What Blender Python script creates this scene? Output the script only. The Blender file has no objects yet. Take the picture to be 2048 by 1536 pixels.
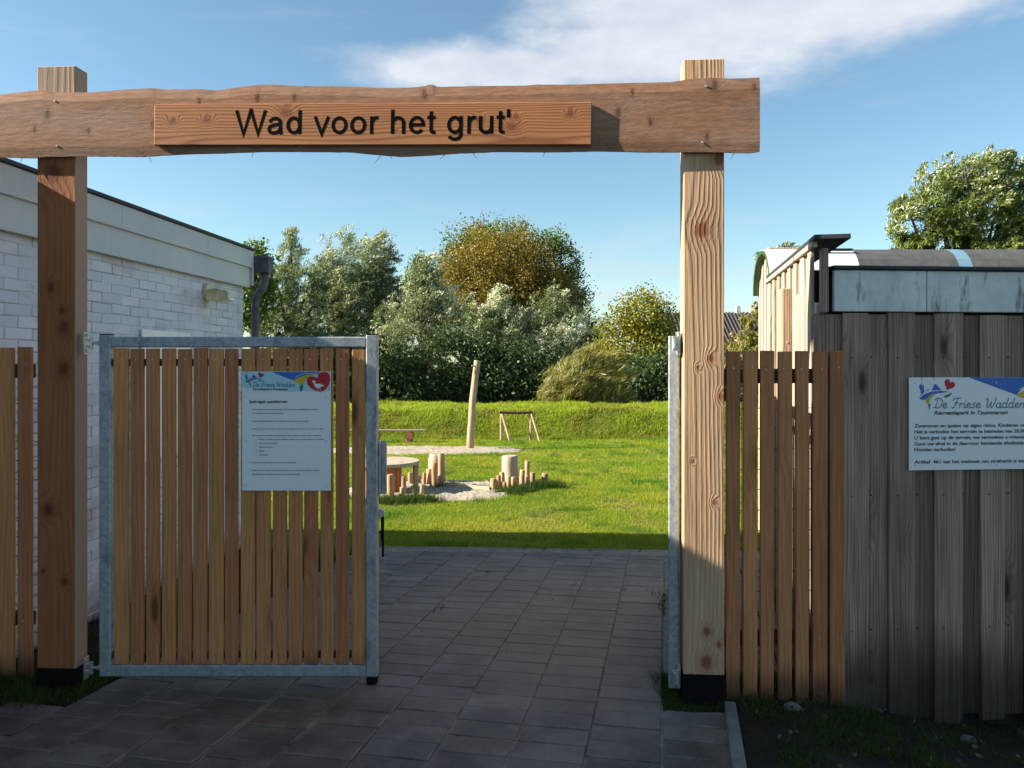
import bpy, math, random
import numpy as np
from mathutils import Vector, Matrix

SC = bpy.context.scene
COL = SC.collection
RND = random.Random(7)
R = math.radians

# ------------------------------------------------------------------ camera
CH = 1.6            # eye height above the paving at the gate
FPX, CXP, HYP = 1539.0, 1024.0, 725.0
cam = bpy.data.cameras.new('camera')
cam.sensor_width = 36.0
cam.lens = 36.0 * FPX / 2048.0
cam.shift_y = -(768.0 - HYP) / 2048.0
cam.clip_start, cam.clip_end = 0.05, 3000.0
camo = bpy.data.objects.new('camera', cam)
camo.location = (0, 0, CH)
camo.rotation_euler = (R(90), 0, 0)
COL.objects.link(camo)
SC.camera = camo

# ------------------------------------------------------------------ sun, sky, exposure
SUN_DIR = Vector((1.0, 0.09, -0.55)).normalized()      # the way the light travels
SUN_EL = math.asin(-SUN_DIR.z)
SUN_AZ = math.atan2(-SUN_DIR.x, -SUN_DIR.y)
sl = bpy.data.lights.new('sun', 'SUN')
sl.energy = 5.0
sl.angle = R(0.53)
sl.color = (1.0, 0.90, 0.74)
so = bpy.data.objects.new('sun', sl)
so.rotation_euler = SUN_DIR.to_track_quat('-Z', 'Y').to_euler()
so.location = (-20, -2, 20)
COL.objects.link(so)

vs = SC.view_settings
vs.view_transform = 'Standard'
vs.look = 'None'
vs.gamma = 1.0
vs.use_curve_mapping = False
vs.exposure = 1.6
SC.cycles.use_denoising = True
SC.cycles.max_bounces = 5
SC.cycles.diffuse_bounces = 3
SC.cycles.glossy_bounces = 2
SC.cycles.transmission_bounces = 3
SC.cycles.adaptive_threshold = 0.02
SC.cycles.transparent_max_bounces = 8
SC.cycles.sample_clamp_indirect = 6.0


class NT:
    """short hand for building node trees"""
    def __init__(self, tree):
        self.t = tree

    def new(self, typ, **props):
        n = self.t.nodes.new(typ)
        for k, v in props.items():
            setattr(n, k, v)
        return n

    def link(self, a, b):
        self.t.links.new(a, b)

    def put(self, sock, v):
        if v is None:
            return
        if isinstance(v, bpy.types.NodeSocket):
            self.link(v, sock)
        elif isinstance(v, (tuple, list)):
            if len(v) == 3 and len(sock.default_value) == 4:
                v = tuple(v) + (1.0,)
            sock.default_value = v
        else:
            sock.default_value = v

    def math(self, op, a, b=None, c=None, clamp=False):
        n = self.new('ShaderNodeMath', operation=op, use_clamp=clamp)
        self.put(n.inputs[0], a)
        self.put(n.inputs[1], b)
        self.put(n.inputs[2], c)
        return n.outputs[0]

    def vmath(self, op, a, b=None):
        n = self.new('ShaderNodeVectorMath', operation=op)
        self.put(n.inputs[0], a)
        self.put(n.inputs[1], b)
        return n.outputs[1] if op in ('LENGTH', 'DISTANCE', 'DOT_PRODUCT') else n.outputs[0]

    def mix(self, f, a, b, blend='MIX'):
        n = self.new('ShaderNodeMix', data_type='RGBA', blend_type=blend)
        self.put(n.inputs[0], f)
        self.put(n.inputs[6], a)
        self.put(n.inputs[7], b)
        return n.outputs[2]

    def noise(self, vec, scale, detail=3.0, rough=0.55, out=0):
        n = self.new('ShaderNodeTexNoise')
        self.put(n.inputs['Vector'], vec)
        n.inputs['Scale'].default_value = scale
        n.inputs['Detail'].default_value = detail
        n.inputs['Roughness'].default_value = rough
        return n.outputs[out]

    def voro(self, vec, scale, feature='F1', out='Distance', rnd=1.0):
        n = self.new('ShaderNodeTexVoronoi', feature=feature)
        self.put(n.inputs['Vector'], vec)
        n.inputs['Scale'].default_value = scale
        n.inputs['Randomness'].default_value = rnd
        return n.outputs[out]

    def remap(self, v, a, b, c=0.0, d=1.0, smooth=True):
        n = self.new('ShaderNodeMapRange', interpolation_type='SMOOTHSTEP' if smooth else 'LINEAR')
        self.put(n.inputs[0], v)
        for i, q in enumerate((a, b, c, d)):
            n.inputs[i + 1].default_value = q
        return n.outputs[0]

    def sep(self, v):
        n = self.new('ShaderNodeSeparateXYZ')
        self.put(n.inputs[0], v)
        return n.outputs

    def comb(self, x, y, z):
        n = self.new('ShaderNodeCombineXYZ')
        for i, q in enumerate((x, y, z)):
            self.put(n.inputs[i], q)
        return n.outputs[0]

    def ramp(self, f, stops):
        n = self.new('ShaderNodeValToRGB')
        el = n.color_ramp.elements
        while len(el) < len(stops):
            el.new(0.5)
        for e, (p, c) in zip(el, stops):
            e.position = p
            e.color = tuple(c) + (1.0,) if len(c) == 3 else c
        self.put(n.inputs[0], f)
        return n.outputs[0]

    def hsv(self, col, h=None, s=None, v=None):
        n = self.new('ShaderNodeHueSaturation')
        self.put(n.inputs['Color'], col)
        self.put(n.inputs['Hue'], h)
        self.put(n.inputs['Saturation'], s)
        self.put(n.inputs['Value'], v)
        return n.outputs[0]

    def bump(self, h, strength=0.3, dist=0.01, normal=None):
        n = self.new('ShaderNodeBump')
        n.inputs['Strength'].default_value = strength
        n.inputs['Distance'].default_value = dist
        self.put(n.inputs['Height'], h)
        if normal is not None:
            self.link(normal, n.inputs['Normal'])
        return n.outputs[0]


world = bpy.data.worlds.new('World')
SC.world = world
world.use_nodes = True
wt = NT(world.node_tree)
bg = world.node_tree.nodes['Background']
sky = wt.new('ShaderNodeTexSky', sky_type='NISHITA')
sky.sun_disc = False
sky.sun_elevation = SUN_EL
sky.sun_rotation = SUN_AZ
sky.altitude = 0.0
sky.air_density = 1.0
sky.dust_density = 0.4
sky.ozone_density = 1.6
SKY_STRENGTH = 0.064
bg.inputs['Strength'].default_value = SKY_STRENGTH


def build_clouds():
    n = wt
    d = n.new('ShaderNodeTexCoord').outputs['Generated']
    x, y, z = n.sep(d)
    el = n.math('ARCSINE', z)
    az = n.math('ARCTAN2', x, y)
    # clouds thin out in flat layers: squeeze the pattern in height
    p = n.comb(az, n.math('MULTIPLY', el, 2.2), 0.0)
    fine = n.noise(p, 5.2, 5.0, 0.60)
    wisp = n.noise(n.comb(n.math('MULTIPLY', az, 1.2), n.math('MULTIPLY', el, 7.0), 3.0), 3.0, 3.0, 0.62)
    ae = n.comb(az, el, 0.0)
    m = None
    for a0, e0, ra, re in ((-1.0, 20.9, 13.0, 1.9), (8.0, 21.6, 9.5, 3.0), (14.0, 24.6, 13.5, 6.2), (24.0, 23.5, 10.0, 4.0),
                           (75, 26, 26, 8), (-70, 30, 24, 6), (178, 30, 40, 9)):      # large soft clouds standing in the sky
        q = n.vmath('LENGTH', n.vmath('MULTIPLY', n.vmath('SUBTRACT', ae, (R(a0), R(e0), 0.0)), (1 / R(ra), 1 / R(re), 0.0)))
        m = q if m is None else n.math('MINIMUM', m, q)
    m = n.math('SUBTRACT', 1.0, m)
    dens = n.math('ADD', n.math('MULTIPLY', m, 1.3), n.math('MULTIPLY', n.math('SUBTRACT', fine, 0.5), 1.7))
    dens = n.remap(dens, -0.26, 0.70, 0.0, 0.95)
    low = n.remap(el, R(0.0), R(15.0), 1.0, 0.0)
    w1 = n.math('MULTIPLY', n.remap(wisp, 0.56, 0.85, 0.0, 0.22), 1.0)
    w2 = n.math('MULTIPLY', n.remap(wisp, 0.44, 0.7, 0.0, 0.62), low)
    wisps = n.math('MAXIMUM', w1, w2)
    dens = n.math('MAXIMUM', dens, wisps, clamp=True)
    shade = n.remap(fine, 0.30, 0.72)
    ccol = n.mix(shade, (3.5, 3.8, 4.4), (4.6, 4.8, 5.15))
    tint = n.mix(1.0, sky.outputs[0], (0.86, 0.99, 0.94), 'MULTIPLY')
    n.link(n.mix(dens, tint, ccol), bg.inputs['Color'])


build_clouds()


# ------------------------------------------------------------------ where things are
def at(px, py, Y):
    """point at distance Y on the line of sight through a photo pixel (2048 wide)"""
    return Vector(((px - CXP) / FPX * Y, Y, CH - (py - HYP) / FPX * Y))


def sstep(a, b, x):
    t = np.clip((np.asarray(x, dtype=float) - a) / (b - a), 0, 1)
    return t * t * (3 - 2 * t)


def gz(x, y):
    """height of the ground"""
    x = np.asarray(x, dtype=float)
    y = np.asarray(y, dtype=float)
    z = -0.032 * (np.clip(y, -6, 23) - 3.6)
    z = z + 0.76 * sstep(22.0, 23.5, y + 0.25 * np.sin(x * 0.35)) - 0.35 * sstep(27, 31, y)
    z = z + 0.03 * np.sin(x * 1.3 + y * 0.7) * sstep(21.5, 23.5, y)
    z = z - 0.2 * sstep(1.2, 2.5, x) * sstep(2.7, 3.65, y) * (1 - sstep(4.2, 6.0, y))
    return z


def gzs(x, y):
    return float(gz(x, y))


def ground_at(px, py):
    Y = 2285.0 / (py - 774.25)
    X = (px - CXP) / FPX * Y
    return Vector((X, Y, gzs(X, Y)))


# ------------------------------------------------------------------ object helpers
def tag(o, label=None, cat=None, group=None, kind=None):
    if label:
        o['label'] = label
    if cat:
        o['category'] = cat
    if group:
        o['group'] = group
    if kind:
        o['kind'] = kind
    return o


def empty(name, loc, rz=0.0, label=None, cat=None, group=None):
    o = bpy.data.objects.new(name, None)
    o.empty_display_size = 0.1
    o.location = loc
    o.rotation_euler = (0, 0, rz)
    COL.objects.link(o)
    return tag(o, label, cat, group)


def link(name, me, parent=None, loc=(0, 0, 0), rot=(0, 0, 0)):
    o = bpy.data.objects.new(name, me)
    o.location = loc
    o.rotation_euler = rot
    COL.objects.link(o)
    if parent is not None:
        o.parent = parent
    return o


class MB:
    def __init__(self):
        self.v, self.f = [], []

    def add(self, vs_, fs_):
        b = len(self.v)
        self.v += [tuple(p) for p in vs_]
        self.f += [tuple(i + b for i in q) for q in fs_]
        return self

    def box(self, x0, x1, y0, y1, z0, z1, M=None):
        p = [(x, y, z) for z in (z0, z1) for y in (y0, y1) for x in (x0, x1)]
        if M is not None:
            p = [M @ Vector(q) for q in p]
        return self.add(p, [(0, 2, 3, 1), (4, 5, 7, 6), (0, 1, 5, 4), (2, 6, 7, 3), (0, 4, 6, 2), (1, 3, 7, 5)])

    def bbox(self, x0, x1, y0, y1, z0, z1, b=0.003, jit=0.0, rnd=None, M=None):
        """box with chamfered edges"""
        lo, hi = (x0, y0, z0), (x1, y1, z1)
        vid, vv = {}, []
        for sx in (0, 1):
            for sy in (0, 1):
                for sz in (0, 1):
                    s = (sx, sy, sz)
                    j = [(rnd.uniform(-jit, jit) if jit else 0.0) for _ in range(3)]
                    for ax in range(3):
                        q = []
                        for k in range(3):
                            c = hi[k] if s[k] else lo[k]
                            if k != ax:
                                c += -b if s[k] else b
                            q.append(c + j[k])
                        vid[(s, ax)] = len(vv)
                        vv.append(q)
        ff = []
        for ax in range(3):
            o1, o2 = (ax + 1) % 3, (ax + 2) % 3
            for s in (0, 1):
                q = []
                for a, c in ((0, 0), (1, 0), (1, 1), (0, 1)):
                    k = [0, 0, 0]
                    k[ax], k[o1], k[o2] = s, a, c
                    q.append(vid[(tuple(k), ax)])
                ff.append(q if s else q[::-1])
            for a in (0, 1):            # edges that run along ax
                for c in (0, 1):
                    k0, k1 = [0, 0, 0], [0, 0, 0]
                    k0[o1] = k1[o1] = a
                    k0[o2] = k1[o2] = c
                    k1[ax] = 1
                    q = [vid[(tuple(k0), o1)], vid[(tuple(k1), o1)], vid[(tuple(k1), o2)], vid[(tuple(k0), o2)]]
                    ff.append(q if a != c else q[::-1])
        for s in [(a, c, d) for a in (0, 1) for c in (0, 1) for d in (0, 1)]:
            q = [vid[(s, 0)], vid[(s, 1)], vid[(s, 2)]]
            ff.append(q if sum(s) % 2 else q[::-1])
        if M is not None:
            vv = [M @ Vector(q) for q in vv]
        return self.add(vv, ff)

    def tube(self, pts, rad, n=10, caps=True, bev=0.0):
        pts = [Vector(p) for p in pts]
        if not isinstance(rad, (list, tuple)):
            rad = [rad] * len(pts)
        rad = list(rad)
        if bev:
            d0 = (pts[1] - pts[0]).normalized()
            d1 = (pts[-1] - pts[-2]).normalized()
            pts = [pts[0] - d0 * 0.0] + [pts[0] + d0 * bev] + pts[1:-1] + [pts[-1] - d1 * bev, pts[-1]]
            rad = [rad[0] - bev] + [rad[0]] + rad[1:-1] + [rad[-1], rad[-1] - bev]
        m = len(pts)
        vv, ff = [], []
        ref = None
        for i, p in enumerate(pts):
            d = (pts[min(i + 1, m - 1)] - pts[max(i - 1, 0)]).normalized()
            if ref is None:
                ref = Vector((1, 0, 0)) if abs(d.x) < 0.8 else Vector((0, 1, 0))
            a = d.cross(ref).normalized()
            b = d.cross(a).normalized()
            ref = b.cross(d) * -1 if False else ref
            for k in range(n):
                t = 2 * math.pi * k / n
                vv.append(p + (a * math.cos(t) + b * math.sin(t)) * rad[i])
        for i in range(m - 1):
            for k in range(n):
                k2 = (k + 1) % n
                ff.append((i * n + k, i * n + k2, (i + 1) * n + k2, (i + 1) * n + k))
        if caps:
            ff.append(tuple(range(n))[::-1])
            ff.append(tuple((m - 1) * n + k for k in range(n)))
        return self.add(vv, ff)

    def poly(self, pts2, y, flip=False):
        """flat outline in x,z at depth y facing -y"""
        b = list(range(len(pts2)))
        return self.add([(p[0], y, p[1]) for p in pts2], [b if not flip else b[::-1]])

    def prism(self, pts2, y0, y1):
        """outline in x,z (counter-clockwise seen from -y) extruded from y0 (front) to y1"""
        n = len(pts2)
        vv = [(p[0], y0, p[1]) for p in pts2] + [(p[0], y1, p[1]) for p in pts2]
        ff = [tuple(range(n)), tuple(range(2 * n - 1, n - 1, -1))]
        for i in range(n):
            j = (i + 1) % n
            ff.append((i, i + n, j + n, j))
        return self.add(vv, ff)

    def mesh(self, name, mat, smooth=False):
        me = bpy.data.meshes.new(name)
        me.from_pydata(self.v, [], self.f)
        if mat is not None:
            me.materials.append(mat)
        if smooth:
            me.shade_smooth()
        me.update()
        return me

    def build(self, name, mat, parent=None, loc=(0, 0, 0), rot=(0, 0, 0), smooth=False):
        return link(name, self.mesh(name, mat, smooth), parent, loc, rot)


def np_mesh(name, verts, loop_tot, idx, mat, col=None, smooth=False):
    """fast mesh of equal-sized polygons from numpy arrays"""
    me = bpy.data.meshes.new(name)
    nv, nl = len(verts), len(idx)
    npoly = nl // loop_tot
    me.vertices.add(nv)
    me.vertices.foreach_set('co', np.ascontiguousarray(verts, dtype=np.float32).ravel())
    me.loops.add(nl)
    me.loops.foreach_set('vertex_index', np.ascontiguousarray(idx, dtype=np.int32))
    me.polygons.add(npoly)
    me.polygons.foreach_set('loop_start', np.arange(0, nl, loop_tot, dtype=np.int32))
    me.update(calc_edges=True)
    if col is not None:
        at_ = me.color_attributes.new('col', 'FLOAT_COLOR', 'POINT')
        c4 = np.ones((nv, 4), dtype=np.float32)
        c4[:, :3] = col
        at_.data.foreach_set('color', c4.ravel())
    me.materials.append(mat)
    if smooth:
        me.shade_smooth()
    me.validate()
    return me


def copy_tree(o, parent=None):
    c = o.copy()
    COL.objects.link(c)
    c.parent = parent
    for ch in list(o.children):
        copy_tree(ch, c)
    return c


ORD = ['first', 'second', 'third', 'fourth', 'fifth', 'sixth', 'seventh', 'eighth', 'ninth', 'tenth', 'eleventh',
       'twelfth', 'thirteenth', 'fourteenth', 'fifteenth', 'sixteenth', 'seventeenth', 'eighteenth']


# ------------------------------------------------------------------ materials
def new_mat(name):
    m = bpy.data.materials.new(name)
    m.use_nodes = True
    n = NT(m.node_tree)
    return m, n, m.node_tree.nodes['Principled BSDF']


def mat_wood(name, light, dark, axis='Z', ring=0.014, ringamt=0.6, knots=1.0, rough=0.72, bump=0.35, tint=0.25,
             knotcol=(0.10, 0.035, 0.015), grey=0.0, ksc=(4.0, 4.0, 1.7), foot=None, saw=0.0, kn=None, pale=None, warpamt=0.075, kasp=1.25, fibk=0.5, fibs=(130.0, 130.0, 5.0), bring=0.5):
    m, n, bs = new_mat(name)
    tc = n.new('ShaderNodeTexCoord').outputs['Object']
    rnd = n.new('ShaderNodeObjectInfo').outputs['Random']
    x, y, z = n.sep(tc)
    if axis == 'X':
        v = n.comb(y, z, x)
    elif axis == 'Y':
        v = n.comb(x, z, y)
    else:
        v = n.comb(x, y, z)
    off = n.comb(n.math('MULTIPLY', rnd, 37.0), n.math('MULTIPLY', rnd, 91.0), n.math('MULTIPLY', rnd, 53.0))
    vo = n.vmath('ADD', v, off)
    warp = n.noise(n.vmath('MULTIPLY', vo, (5.0, 5.0, 0.9)), 1.0, 1.0)
    px, py, pz = n.sep(v)
    if kn:                          # knots at given places: (across, along, radius)
        kd = None
        for (ka, kl, kr) in kn:
            q = n.vmath('LENGTH', n.vmath('MULTIPLY', n.vmath('SUBTRACT', n.comb(py if axis == 'X' else px, pz, 0.0), (ka, kl, 0.0)),
                                          (0.115 / kr, 0.115 / (kr * kasp), 0.0)))
            kd = q if kd is None else n.math('MINIMUM', kd, q)
        kd = n.math('ADD', kd, n.math('MULTIPLY', n.math('SUBTRACT', n.noise(vo, 45.0, 1.0), 0.5), 0.06))
    else:
        kd = n.voro(n.vmath('MULTIPLY', vo, ksc), 1.0)
    K = n.remap(kd, 0.0, 0.34, 1.0, 0.0)
    pr = n.vmath('LENGTH', n.comb(n.math('ADD', px, n.math('MULTIPLY_ADD', rnd, 0.06, 0.05)), n.math('ADD', py, 0.09), 0.0))
    rad = n.math('ADD', pr, n.math('MULTIPLY', warp, warpamt))
    rad = n.math('ADD', rad, n.math('MULTIPLY', K, 0.045 * knots))
    s = n.math('SINE', n.math('MULTIPLY', rad, 2 * math.pi / ring))
    late = n.math('POWER', n.math('MULTIPLY_ADD', s, 0.5, 0.5), 2.2)
    fib = n.noise(n.vmath('MULTIPLY', vo, fibs), 1.0, 2.0)
    blot = n.noise(n.vmath('MULTIPLY', vo, (6.0, 6.0, 1.6)), 1.0, 2.5)
    col = n.mix(n.math('MULTIPLY', late, ringamt), light, dark)
    col = n.hsv(col, v=n.math('MULTIPLY_ADD', fib, fibk, 1.0 - fibk * 0.5))
    col = n.mix(n.remap(blot, 0.35, 0.75, 0.0, 0.55), col, n.hsv(col, v=0.62))
    if knots > 0:
        core = n.remap(kd, 0.05, 0.13, 1.0, 0.0)
        halo = n.remap(kd, 0.06, 0.30, 0.45, 0.0)
        col = n.mix(halo, col, n.mix(0.5, dark, knotcol))
        col = n.mix(n.math('MULTIPLY', core, 0.85), col, knotcol)
    if grey:
        g = n.noise(n.vmath('MULTIPLY', vo, (9.0, 9.0, 2.2)), 1.0, 3.0)
        col = n.mix(n.remap(g, 0.35, 0.7, grey * 0.25, grey), col, n.hsv(col, s=0.25, v=1.05))
    hn = n.math('MULTIPLY_ADD', rnd, 0.018, 0.484)
    col = n.hsv(col, h=hn, v=n.math('MULTIPLY_ADD', rnd, 2 * tint, 1.0 - tint))
    if pale is not None:            # bleached top and side face
        col = n.mix(n.math('MAXIMUM', n.remap(x, pale[0], pale[0] + 0.001, 0.0, 0.75), n.remap(z, pale[1], pale[1] + 0.05, 0.0, 0.8)), col, pale[2])
    if foot is not None:            # darker towards the lower ends
        fz = n.math('ADD', z, n.math('MULTIPLY', n.noise(n.vmath('MULTIPLY', vo, (7, 7, 2.0)), 1.0, 1.0), -0.25))
        col = n.mix(n.remap(fz, foot[0], foot[1], foot[2], 0.0), col, (0.012, 0.012, 0.011))
    n.put(bs.inputs['Base Color'], col)
    bs.inputs['Roughness'].default_value = rough
    bs.inputs['Specular IOR Level'].default_value = 0.25
    h = n.math('ADD', n.math('MULTIPLY', late, bring), n.math('MULTIPLY', fib, 0.8))
    if saw:
        sw = n.noise(n.vmath('MULTIPLY', vo, (190.0, 190.0, 60.0)), 1.0, 2.0)
        h = n.math('ADD', h, n.math('MULTIPLY', sw, saw))
    n.put(bs.inputs['Normal'], n.bump(h, bump, 0.004))
    return m


def mat_plain(name, col, rough=0.6, metal=0.0, noise=0.0, nscale=20.0, bump=0.0, spec=0.4, tint=0.0, dark=None):
    m, n, bs = new_mat(name)
    c = col
    tc = n.new('ShaderNodeTexCoord').outputs['Object']
    if noise:
        f = n.noise(tc, nscale, 5.0, 0.6)
        c = n.mix(n.remap(f, 0.3, 0.72, 0.0, noise), col, dark if dark else tuple(q * 0.45 for q in col))
    if tint:
        rnd = n.new('ShaderNodeObjectInfo').outputs['Random']
        c = n.hsv(c if not isinstance(c, tuple) else c, h=n.math('MULTIPLY_ADD', rnd, 0.03, 0.485),
                  v=n.math('MULTIPLY_ADD', rnd, 2 * tint, 1 - tint))
    n.put(bs.inputs['Base Color'], c)
    bs.inputs['Roughness'].default_value = rough
    bs.inputs['Metallic'].default_value = metal
    bs.inputs['Specular IOR Level'].default_value = spec
    if bump:
        n.put(bs.inputs['Normal'], n.bump(n.noise(tc, nscale * 3, 4.0), bump, 0.01))
    return m


def mat_leaf(name, trans=0.35, rough=0.5, spec=0.3, gain=1.0):
    m, n, bs = new_mat(name)
    a = n.new('ShaderNodeAttribute', attribute_name='col').outputs['Color']
    c = n.hsv(a, v=gain)
    n.put(bs.inputs['Base Color'], c)
    bs.inputs['Roughness'].default_value = rough
    bs.inputs['Specular IOR Level'].default_value = spec
    tr = n.new('ShaderNodeBsdfTranslucent')
    n.put(tr.inputs['Color'], n.mix(1.0, c, (1.0, 1.0, 0.55), 'MULTIPLY'))
    mx = n.new('ShaderNodeMixShader')
    mx.inputs[0].default_value = trans
    n.link(bs.outputs[0], mx.inputs[1])
    n.link(tr.outputs[0], mx.inputs[2])
    n.link(mx.outputs[0], m.node_tree.nodes['Material Output'].inputs['Surface'])
    return m


def mat_galv():
    m, n, bs = new_mat('galvanised_steel')
    tc = n.new('ShaderNodeTexCoord').outputs['Object']
    sp = n.voro(tc, 70.0, out='Color')
    v = n.sep(sp)[0]
    st = n.noise(n.vmath('MULTIPLY', tc, (22.0, 22.0, 9.0)), 1.0, 5.0, 0.65)
    c = n.mix(v, (0.30, 0.33, 0.35), (0.42, 0.45, 0.47))
    c = n.mix(n.remap(st, 0.5, 0.68, 0.0, 0.7), c, (0.17, 0.20, 0.23))
    c = n.mix(n.remap(st, 0.42, 0.30, 0.0, 0.5), c, (0.55, 0.58, 0.58))
    n.put(bs.inputs['Base Color'], c)
    bs.inputs['Metallic'].default_value = 0.45
    n.put(bs.inputs['Roughness'], n.remap(st, 0.3, 0.7, 0.42, 0.65))
    n.put(bs.inputs['Normal'], n.bump(st, 0.12, 0.004))
    return m


def mat_tile():
    m, n, bs = new_mat('concrete_tile')
    tc = n.new('ShaderNodeTexCoord').outputs['Object']
    g = n.new('ShaderNodeNewGeometry').outputs['Position']
    rnd = n.new('ShaderNodeObjectInfo').outputs['Random']
    c = n.ramp(rnd, [(0.0, (0.095, 0.072, 0.060)), (0.35, (0.140, 0.103, 0.081)), (0.7, (0.125, 0.100, 0.088)), (1.0, (0.185, 0.138, 0.106))])
    f = n.noise(g, 9.0, 6.0, 0.65)
    c = n.hsv(c, v=n.remap(f, 0.25, 0.75, 0.68, 1.3))
    sp = n.noise(g, 170.0, 2.0)
    c = n.hsv(c, v=n.remap(sp, 0.3, 0.7, 0.75, 1.22))
    wide = n.noise(g, 0.9, 3.0)
    c = n.mix(n.remap(wide, 0.42, 0.65, 0.0, 0.45), c, (0.17, 0.145, 0.12))
    sc = n.noise(n.vmath('MULTIPLY', g, (14.0, 3.0, 3.0)), 1.0, 6.0, 0.7)
    c = n.mix(n.remap(sc, 0.64, 0.76, 0.0, 0.5), c, (0.30, 0.27, 0.23))
    st = n.noise(g, 2.6, 4.0, 0.7)
    c = n.hsv(c, v=n.remap(st, 0.36, 0.62, 0.62, 1.12))
    px_, py_, _ = n.sep(g)           # paler, warmer round patch behind the gate
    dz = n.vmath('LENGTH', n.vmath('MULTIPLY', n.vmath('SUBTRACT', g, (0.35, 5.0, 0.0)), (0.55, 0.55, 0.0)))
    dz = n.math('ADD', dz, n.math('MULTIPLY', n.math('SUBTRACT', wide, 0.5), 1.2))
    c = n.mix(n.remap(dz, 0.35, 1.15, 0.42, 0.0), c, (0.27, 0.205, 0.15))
    x, y, z = n.sep(tc)              # dust along the edges
    ex = n.math('ABSOLUTE', x)
    ey = n.math('ABSOLUTE', y)
    e = n.math('MAXIMUM', n.remap(ex, 0.130, 0.147), n.remap(ey, 0.058, 0.073))
    c = n.mix(n.math('MULTIPLY', e, n.remap(f, 0.35, 0.65, 0.05, 0.55)), c, (0.24, 0.21, 0.18))
    n.put(bs.inputs['Base Color'], c)
    n.put(bs.inputs['Roughness'], n.remap(f, 0.3, 0.7, 0.55, 0.78))
    bs.inputs['Specular IOR Level'].default_value = 0.45
    n.put(bs.inputs['Normal'], n.bump(n.math('ADD', n.math('MULTIPLY', sp, 0.6), f), 0.45, 0.004))
    return m


def mat_brick():
    m, n, bs = new_mat('white_painted_brick')
    g = n.new('ShaderNodeNewGeometry').outputs['Position']
    rnd = n.new('ShaderNodeObjectInfo').outputs['Random']
    c = n.mix(rnd, (0.52, 0.57, 0.68), (0.64, 0.68, 0.77))
    f = n.noise(n.vmath('MULTIPLY', g, (2.0, 2.0, 3.5)), 1.0, 6.0, 0.65)
    c = n.mix(n.remap(f, 0.48, 0.66, 0.0, 0.6), c, (0.36, 0.36, 0.40))
    st = n.noise(n.vmath('MULTIPLY', g, (14.0, 14.0, 1.6)), 1.0, 4.0)
    c = n.mix(n.remap(st, 0.55, 0.78, 0.0, 0.4), c, (0.40, 0.41, 0.40))
    ch = n.noise(g, 34.0, 4.0, 0.7)
    c = n.mix(n.remap(ch, 0.68, 0.74, 0.0, 0.75), c, (0.12, 0.08, 0.06))
    z = n.sep(g)[2]
    c = n.mix(n.remap(n.math('ADD', z, n.math('MULTIPLY', f, -0.4)), 0.0, -0.25, 0.0, 0.7), c, (0.10, 0.10, 0.06))
    n.put(bs.inputs['Base Color'], c)
    bs.inputs['Roughness'].default_value = 0.7
    n.put(bs.inputs['Normal'], n.bump(n.math('ADD', f, n.noise(g, 90.0, 3.0)), 0.35, 0.006))
    return m


def mat_ground():
    m, n, bs = new_mat('ground_soil_and_turf')
    g = n.new('ShaderNodeNewGeometry').outputs['Position']
    x, y, z = n.sep(g)
    f = n.noise(g, 1.1, 6.0, 0.6)
    h = n.noise(g, 14.0, 5.0, 0.65)
    turf = n.mix(f, (0.10, 0.135, 0.018), (0.165, 0.18, 0.022))
    turf = n.mix(n.remap(h, 0.35, 0.7), n.hsv(turf, v=0.6), turf)
    soil = n.mix(h, (0.018, 0.016, 0.012), (0.055, 0.048, 0.038))
    soil = n.mix(n.remap(f, 0.55, 0.68, 0.0, 0.5), soil, (0.11, 0.10, 0.085))
    near = n.remap(n.math('ADD', y, n.math('MULTIPLY', h, 0.3)), 6.9, 7.1, 1.0, 0.0)
    far = n.remap(y, 26.0, 30.0)
    c = n.mix(near, turf, soil)
    c = n.mix(far, c, (0.030, 0.040, 0.012))
    n.put(bs.inputs['Base Color'], c)
    bs.inputs['Roughness'].default_value = 0.95
    bs.inputs['Specular IOR Level'].default_value = 0.1
    n.put(bs.inputs['Normal'], n.bump(n.math('ADD', n.noise(g, 40.0, 4.0, 0.7), h), 0.9, 0.03))
    return m


def mat_sand(name='dry_sand', a=(0.27, 0.235, 0.185), b=(0.46, 0.40, 0.32)):
    m, n, bs = new_mat(name)
    g = n.new('ShaderNodeNewGeometry').outputs['Position']
    h = n.noise(g, 9.0, 5.0, 0.65)
    n.put(bs.inputs['Base Color'], n.mix(h, a, b))
    bs.inputs['Roughness'].default_value = 0.95
    bs.inputs['Specular IOR Level'].default_value = 0.1
    n.put(bs.inputs['Normal'], n.bump(h, 1.0, 0.06))
    return m


def mat_concrete(name, a, b, scale=3.0, streak=0.6, th=0.60):
    m, n, bs = new_mat(name)
    g = n.new('ShaderNodeNewGeometry').outputs['Position']
    f = n.noise(g, scale, 7.0, 0.68)
    c = n.mix(n.remap(f, 0.3, 0.7), a, b)
    st = n.noise(n.vmath('MULTIPLY', g, (11.0, 11.0, 2.5)), 1.0, 6.0, 0.7)
    c = n.mix(n.remap(st, th, th + 0.14, 0.0, streak), c, tuple(q * 0.22 for q in a))
    n.put(bs.inputs['Base Color'], c)
    bs.inputs['Roughness'].default_value = 0.85
    n.put(bs.inputs['Normal'], n.bump(n.math('ADD', f, n.noise(g, 120.0, 3.0)), 0.3, 0.006))
    return m


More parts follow.
